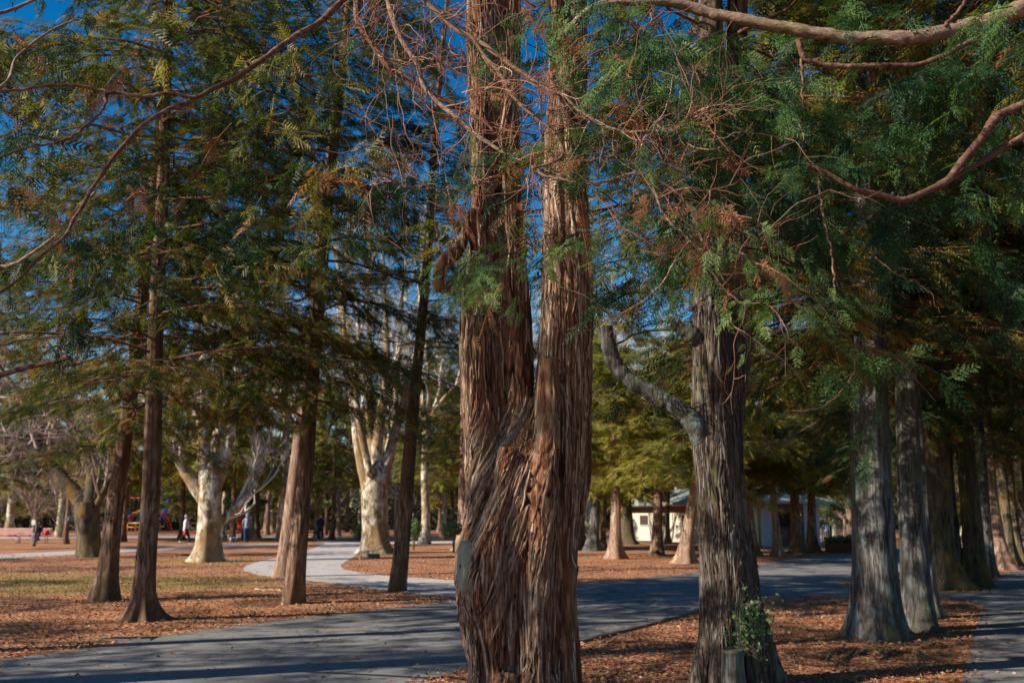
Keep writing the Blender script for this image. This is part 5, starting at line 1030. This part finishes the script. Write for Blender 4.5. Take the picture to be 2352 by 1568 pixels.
q_ = MB(); q_.box((0, 0, 1.35), (.28, .06, 1.3), 0, .03); o = q_.build('play_panel', M['paint_red'], None, False); o.location = tuple(U(624, 0)[:1]) + (yp - 3, 0); tag(o, 'tall narrow red panel between the far cream trunks', 'panel')

# small building with hipped green roof
A_ = G(1755, 1254); dl = np.array([8.1 - A_[0], 67 - A_[1]]); Ll = 15.5; dl = dl / np.linalg.norm(dl); dr = np.array([dl[1], -dl[0]]); Lr = 3.6
bd = thing('small_building', (A_[0], A_[1], 0), 'low park building with cream and brown walls under a pale green hipped roof', 'building')
def bw(name, s0, s1, z0, z1, mat, face='l', pr=0.0, th=.12):
    q_ = MB(); d, n_ = (dl, -dr) if face == 'l' else (dr, -dl)
    c_ = d * (s0 + s1) / 2 + n_ * (pr - th / 2); ang = math.atan2(d[1], d[0]); q_.box((c_[0], c_[1], (z0 + z1) / 2), ((s1 - s0) / 2, th / 2, (z1 - z0) / 2), ang); return q_.build(name, M[mat], bd, False)
M['wall_cream'] = simple('wall_cream', (.50, .47, .40), .9, .25, 3, .2, 0, .01); M['wall_wood'] = simple('wall_brown_wood', (.17, .075, .04), .8, .4, 6); M['wall_shaded'] = simple('wall_cream_in_shade', (.40, .38, .42), .9, .12, 3); M['dark_in'] = simple('interior_shade', (.05, .035, .03), .9)  # grey-lilac wall: the cream one with shade put into its colour
M['roof'] = simple('roof_green_metal', (.26, .31, .26), .7, .35, 3)
bw('wall', 0, .9, -.1, 2.2, 'wall_cream'); bw('wall', .9, 5.2, -.1, .95, 'wall_cream'); bw('wall', .9, 5.2, 1.25, 1.65, 'wall_cream'); bw('wood_band', .9, 5.2, 1.65, 2.2, 'wall_wood'); bw('wood_band', .9, 5.2, .95, 1.25, 'wall_wood', 'l', -.03)
bw('post', 5.2, 5.5, -.1, 2.2, 'wall_wood', 'l', .04); bw('wall', 5.5, Ll, -.1, 1.75, 'wall_cream'); bw('wood_band', 5.5, Ll, 1.75, 2.2, 'wall_wood')
bw('wall', 0.003, .75, -.1, 2.2, 'wall_shaded', 'r', .002); bw('wood_band', .75, 2.6, 1.75, 2.2, 'wall_wood', 'r'); bw('doorway', .75, 2.6, -.1, 1.75, 'dark_in', 'r', -.5); bw('counter', .75, 2.6, -.1, 1.0, 'wall_wood', 'r', -.1); bw('wall', 2.6, Lr, -.1, 2.2, 'wall_shaded', 'r')  # dark panel in the doorway is painted interior shade
for s0_ in (7.2, 10.4, 12.6):
    bw('window', s0_, s0_ + 1.1, 1.0, 1.6, 'dark_in', 'l', .012, .05); bw('sill', s0_ - .06, s0_ + 1.16, .94, 1.0, 'wall_shaded', 'l', .06, .1)
q_ = MB(); n_l = -dr; q_.tube([[*(n_l * .62 - dl * .6), 2.22], [*(n_l * .62 + dl * (Ll + .6)), 2.20]], .055, 8); q_.build('gutter', M['metal_grey'], bd)
q_ = MB(); q_.tube([[*(n_l * .60 + dl * .25), 2.2], [*(n_l * .10 + dl * .25), 1.95], [*(n_l * .08 + dl * .25), 0]], .04, 8); q_.build('downpipe', M['metal_grey'], bd)
c0_ = -dl * .6 - dr * .6; corners = [c0_, c0_ + dl * (Ll + 1.2), c0_ + dl * (Ll + 1.2) + dr * (Lr + 1.2), c0_ + dr * (Lr + 1.2)]; ctr = dr * (Lr + 1.2) / 2
r1, r2_ = c0_ + ctr + dl * 2.2, c0_ + ctr + dl * (Ll - 1.0)
vv = [[*c, 2.22] for c in corners] + [[*c, 2.36] for c in corners] + [[*r1, 3.25], [*r2_, 3.25]]
q_ = MB(); q_.add(vv, [[3, 2, 1, 0], [0, 1, 5, 4], [1, 2, 6, 5], [2, 3, 7, 6], [3, 0, 4, 7], [4, 5, 9, 8], [6, 7, 8, 9]], [[5, 6, 9], [7, 4, 8]]); q_.build('roof', M['roof'], bd, False)
person((A_[0] + dr[0] * 1.9 - dl[0] * .25, A_[1] + dr[1] * 1.9 - dl[1] * .25, 0), R(-150), 'person in a blue top standing in the doorway of the small building', 1.6, 'blue_cloth', 'navy')

# planter, iron fence, lamp posts, pole with plate
pa, pb = G(1902, 1267), G(2010, 1269); pl = thing('planter_bed', ((pa + pb) / 2), 'low dark brick planter with green plants before the iron fence', 'planter'); hw = np.linalg.norm(pb - pa) / 2; ang = math.atan2(pb[1] - pa[1], pb[0] - pa[0])
M['brick'] = simple('brick_dark', (.12, .06, .045), .9, .4, 14); q_ = MB(); q_.box((0, 0, .18), (hw, .5, .25), ang, .03); q_.build('brick_wall', M['brick'], pl, False)
q_ = MB(); n = 2600; P_ = np.c_[r_.uniform(-hw, hw, n), r_.normal(0, .3, n), .45 + np.abs(r_.normal(0, .09, n))]; ca, sa = math.cos(ang), math.sin(ang); P_ = np.c_[P_[:, 0] * ca - P_[:, 1] * sa, P_[:, 0] * sa + P_[:, 1] * ca, P_[:, 2]]
scatter(q_, LEAF, P_, r_.normal(size=(n, 3)) + [0, 0, .8], r_.normal(size=(n, 3)), r_.uniform(.06, .14, n), r_.random(n)); q_.build('plants', M['leaf_glossy'], pl, False)
fa, fb_ = G(1832, 1241), G(2012, 1241); fe = thing('iron_fence', ((fa + fb_) / 2), 'thin black iron fence between the small building and the broad grey green cypress', 'fence'); hw = (fb_[0] - fa[0]) / 2
for z_ in (.12, .80, .90): q_ = MB(); q_.box((0, 0, z_), (hw, .02, .018)); q_.build('rail', M['metal_dark'], fe, False)
q_ = MB(); [q_.tube([[x, 0, 0], [x, 0, .9]], .016, 5) for x in np.arange(-hw, hw, .16)]; q_.build('bars', M['metal_dark'], fe)
for x in np.arange(-hw, hw + .1, 1.6): q_ = MB(); q_.tube([[x, 0, 0], [x, 0, 1.0]], .035, 8); q_.build('post', M['metal_dark'], fe)
sheet('paved_forecourt', [(1830, 1228), (2030, 1230), (2030, 1239), (1830, 1238)], M['paving'], .008, 'sunlit paved forecourt behind the iron fence', .05, 12)
sheet('paved_forecourt', [(1905, 1248), (2030, 1249), (2030, 1255), (1905, 1254)], M['paving'], .008, 'bright strip of paving behind the planter', .05, 13)
lp_ = thing('street_lamp', G(1951, 1246), 'dark lamp post with a curved neck rising beside the small evergreen', 'street lamp'); yl = G(1951, 1246)[1]; b0 = G(1951, 1246)
q_ = MB(); q_.tube([D(1951, 1247, yl) - b0 - [0, 0, .1], D(1951, 1200, yl) - b0], [.10, .075], 10); q_.tube(smoothpath([D(1951, 1200, yl) - b0, D(1950, 1140, yl) - b0, D(1951, 1110, yl) - b0, D(1957, 1090, yl) - b0, D(1966, 1076, yl) - b0, D(1976, 1070, yl) - b0], 24), .05, 8); q_.build('pole', M['metal_dark'], lp_)
q_ = MB(); q_.tube(np.stack([D(1974, 1070, yl) - b0, D(1982, 1071, yl) - b0, D(1992, 1074, yl) - b0]), [.06, .13, .08], 10); q_.build('lamp_head', M['metal_grey'], lp_)
lq = thing('street_lamp', G(908, 1236), 'slim pinkish lamp post with a round white globe behind the leaning dark cypress', 'street lamp'); yl = G(908, 1236)[1]; b0 = G(908, 1236)
M['post_pink'] = simple('post_pinkish', (.5, .36, .34), .6, .1); q_ = MB(); q_.tube([[0, 0, -.1], D(909, 1055, yl) - b0], [.11, .08], 10); q_.build('pole', M['post_pink'], lq)
q_ = MB(); c_ = D(909, 1045, yl) - b0; th_ = np.linspace(.15, math.pi - .1, 9); q_.tube(np.stack([th_ * 0 + c_[0], th_ * 0 + c_[1], c_[2] - np.cos(th_) * .30], 1), np.sin(th_) * .30, 14); q_.build('globe', M['white'], lq)
bp = G(2133, 1332); pt = thing('metal_pole', bp, 'thin blue grey pole with a small plate on it, standing against the shaded cypresses', 'pole'); q_ = MB(); q_.tube([[0, 0, -.1], D(2120, 1108, bp[1]) - bp], [.060, .050], 12); M['pole_blue'] = simple('pole_blue_grey', (.34, .44, .55), .45, .12, 5); q_.build('post', M['pole_blue'], pt)
M['plate'] = simple('plate_beige', (.50, .50, .38), .7, .1); q_ = MB(); c_ = D(2131, 1163, bp[1] - .09) - bp; q_.box(c_, (.095, .008, .115), 0, .003); q_.build('plate', M['plate'], pt, False)
# drain grate, slab, shrubs, roots, fallen branch
ga = G(295, 1467); dgr = thing('drain_grate', ga, 'dark slatted drain grate set in the leaves at the path edge', 'grate', None, R(3)); q_ = MB(); hw = W(113, ga[1]) / 2
for sy in (-.17, .17): q_.box((0, sy, .010), (hw, .02, .012))
q_.build('frame', M['metal_grey'], dgr, False); q_ = MB(); [q_.box((x, 0, .008), (.008, .15, .010)) for x in np.arange(-hw + .02, hw, .045)]; q_.build('slats', M['metal_dark'], dgr, False); q_ = MB(); q_.box((0, 0, -.004), (hw, .15, .008)); q_.build('pit_shade', M['dark_in'], dgr, False)  # flat dark plate paints the shade below the slats
rk = G(850, 1280); q_ = MB(); q_.box((0, 0, .06), (.36, .16, .09), 0, .04); rs_ = q_.mesh('stone_slab'); vq = getv(rs_); vq += perlin(vq * 4)[:, None] * .03; rs_.vertices.foreach_set('co', vq.astype(np.float32).ravel()); o = link('stone_slab', rs_, M['kerb']); o.location = tuple(rk); tag(o, 'low dark stone slab lying beside the pale path', 'stone')
def shrub(uv, cz_, rx, rz_, label, stem=True, n=1800, seed=0):
    g = G(*uv); t = thing('shrub', g, label, 'shrub'); r2 = np.random.default_rng(seed); fb = MB(); v = r2.normal(size=(n, 3)); v /= np.linalg.norm(v, axis=1)[:, None]; rr = (r2.random((n, 1)) ** .35) * (1 + .25 * perlin(v * 2.2 + seed)[:, None])
    scatter(fb, LEAF, np.array([0, 0, cz_]) + v * rr * [rx, rx, rz_], r2.normal(size=(n, 3)), v + r2.normal(0, .4, (n, 3)), r2.uniform(.04, .09, n), r2.uniform(0, .9, n)); fb.build('foliage', M['leaf_glossy'], t, False)
    a = MB()
    for i in range(5): az = i * 1.3; a.tube([[.02 * math.cos(az), .02 * math.sin(az), -.05], [.05 * math.cos(az), .05 * math.sin(az), cz_ * .5], [.25 * math.cos(az) * rx, .25 * math.sin(az) * rx, cz_]], [.028, .02, .01], 6)
    a.build('stems', M['bark_bush'], t)
shrub((1042, 1267), 1.02, .52, .30, 'rounded dark shrub on thin stems near the twin-stemmed tree', seed=1)
shrub((950, 1262), .95, .42, .50, 'upright green shrub peeping out beside the leaning dark cypress', seed=2)
shrub((826, 1240), .55, .60, .55, 'low bushy green shrub behind the foot of the fan shaped plane tree', seed=3)
shrub((1790, 1256), .6, .5, .4, 'sparse pale stemmed shrub before the building wall', n=160, seed=4)
fbp = [G(u, v) + [0, 0, .02] for u, v in ((587, 1355), (600, 1356.5), (625, 1357), (652, 1357.5))]; q_ = MB(); q_.tube(smoothpath(fbp, 14, .01, 2), np.linspace(.022, .008, 14), 6); M['fallen'] = simple('wood_pale', (.5, .42, .32), .9, .2, 20); tag(q_.build('fallen_branch', M['fallen']), 'pale fallen stick lying in the grass before the pale path', 'branch')
r3 = [o for o in SC.objects if o.get('label', '').startswith('broad grey green cypress')][0]; b3_ = np.array(r3.location); r_ = np.random.default_rng(12)
for i in range(6):
    a = G(1935 + i * 30, 1500 - abs(i - 2.5) * 2) - b3_; e = G(1880 + i * 45 + r_.normal(0, 20), 1515 + r_.normal(0, 5)) - b3_; q_ = MB(); Q = smoothpath([[*a, .035], [*((a + e) / 2 + [0, 0, .008 + r_.uniform(0, .015)]), .03], [*(e - [0, 0, .01]), .018]], 14, .012, i); q_.tube(Q[:, :3], np.maximum(Q[:, 3], .01), 8); q_.build('surface_root', M['bark_dark'], r3)
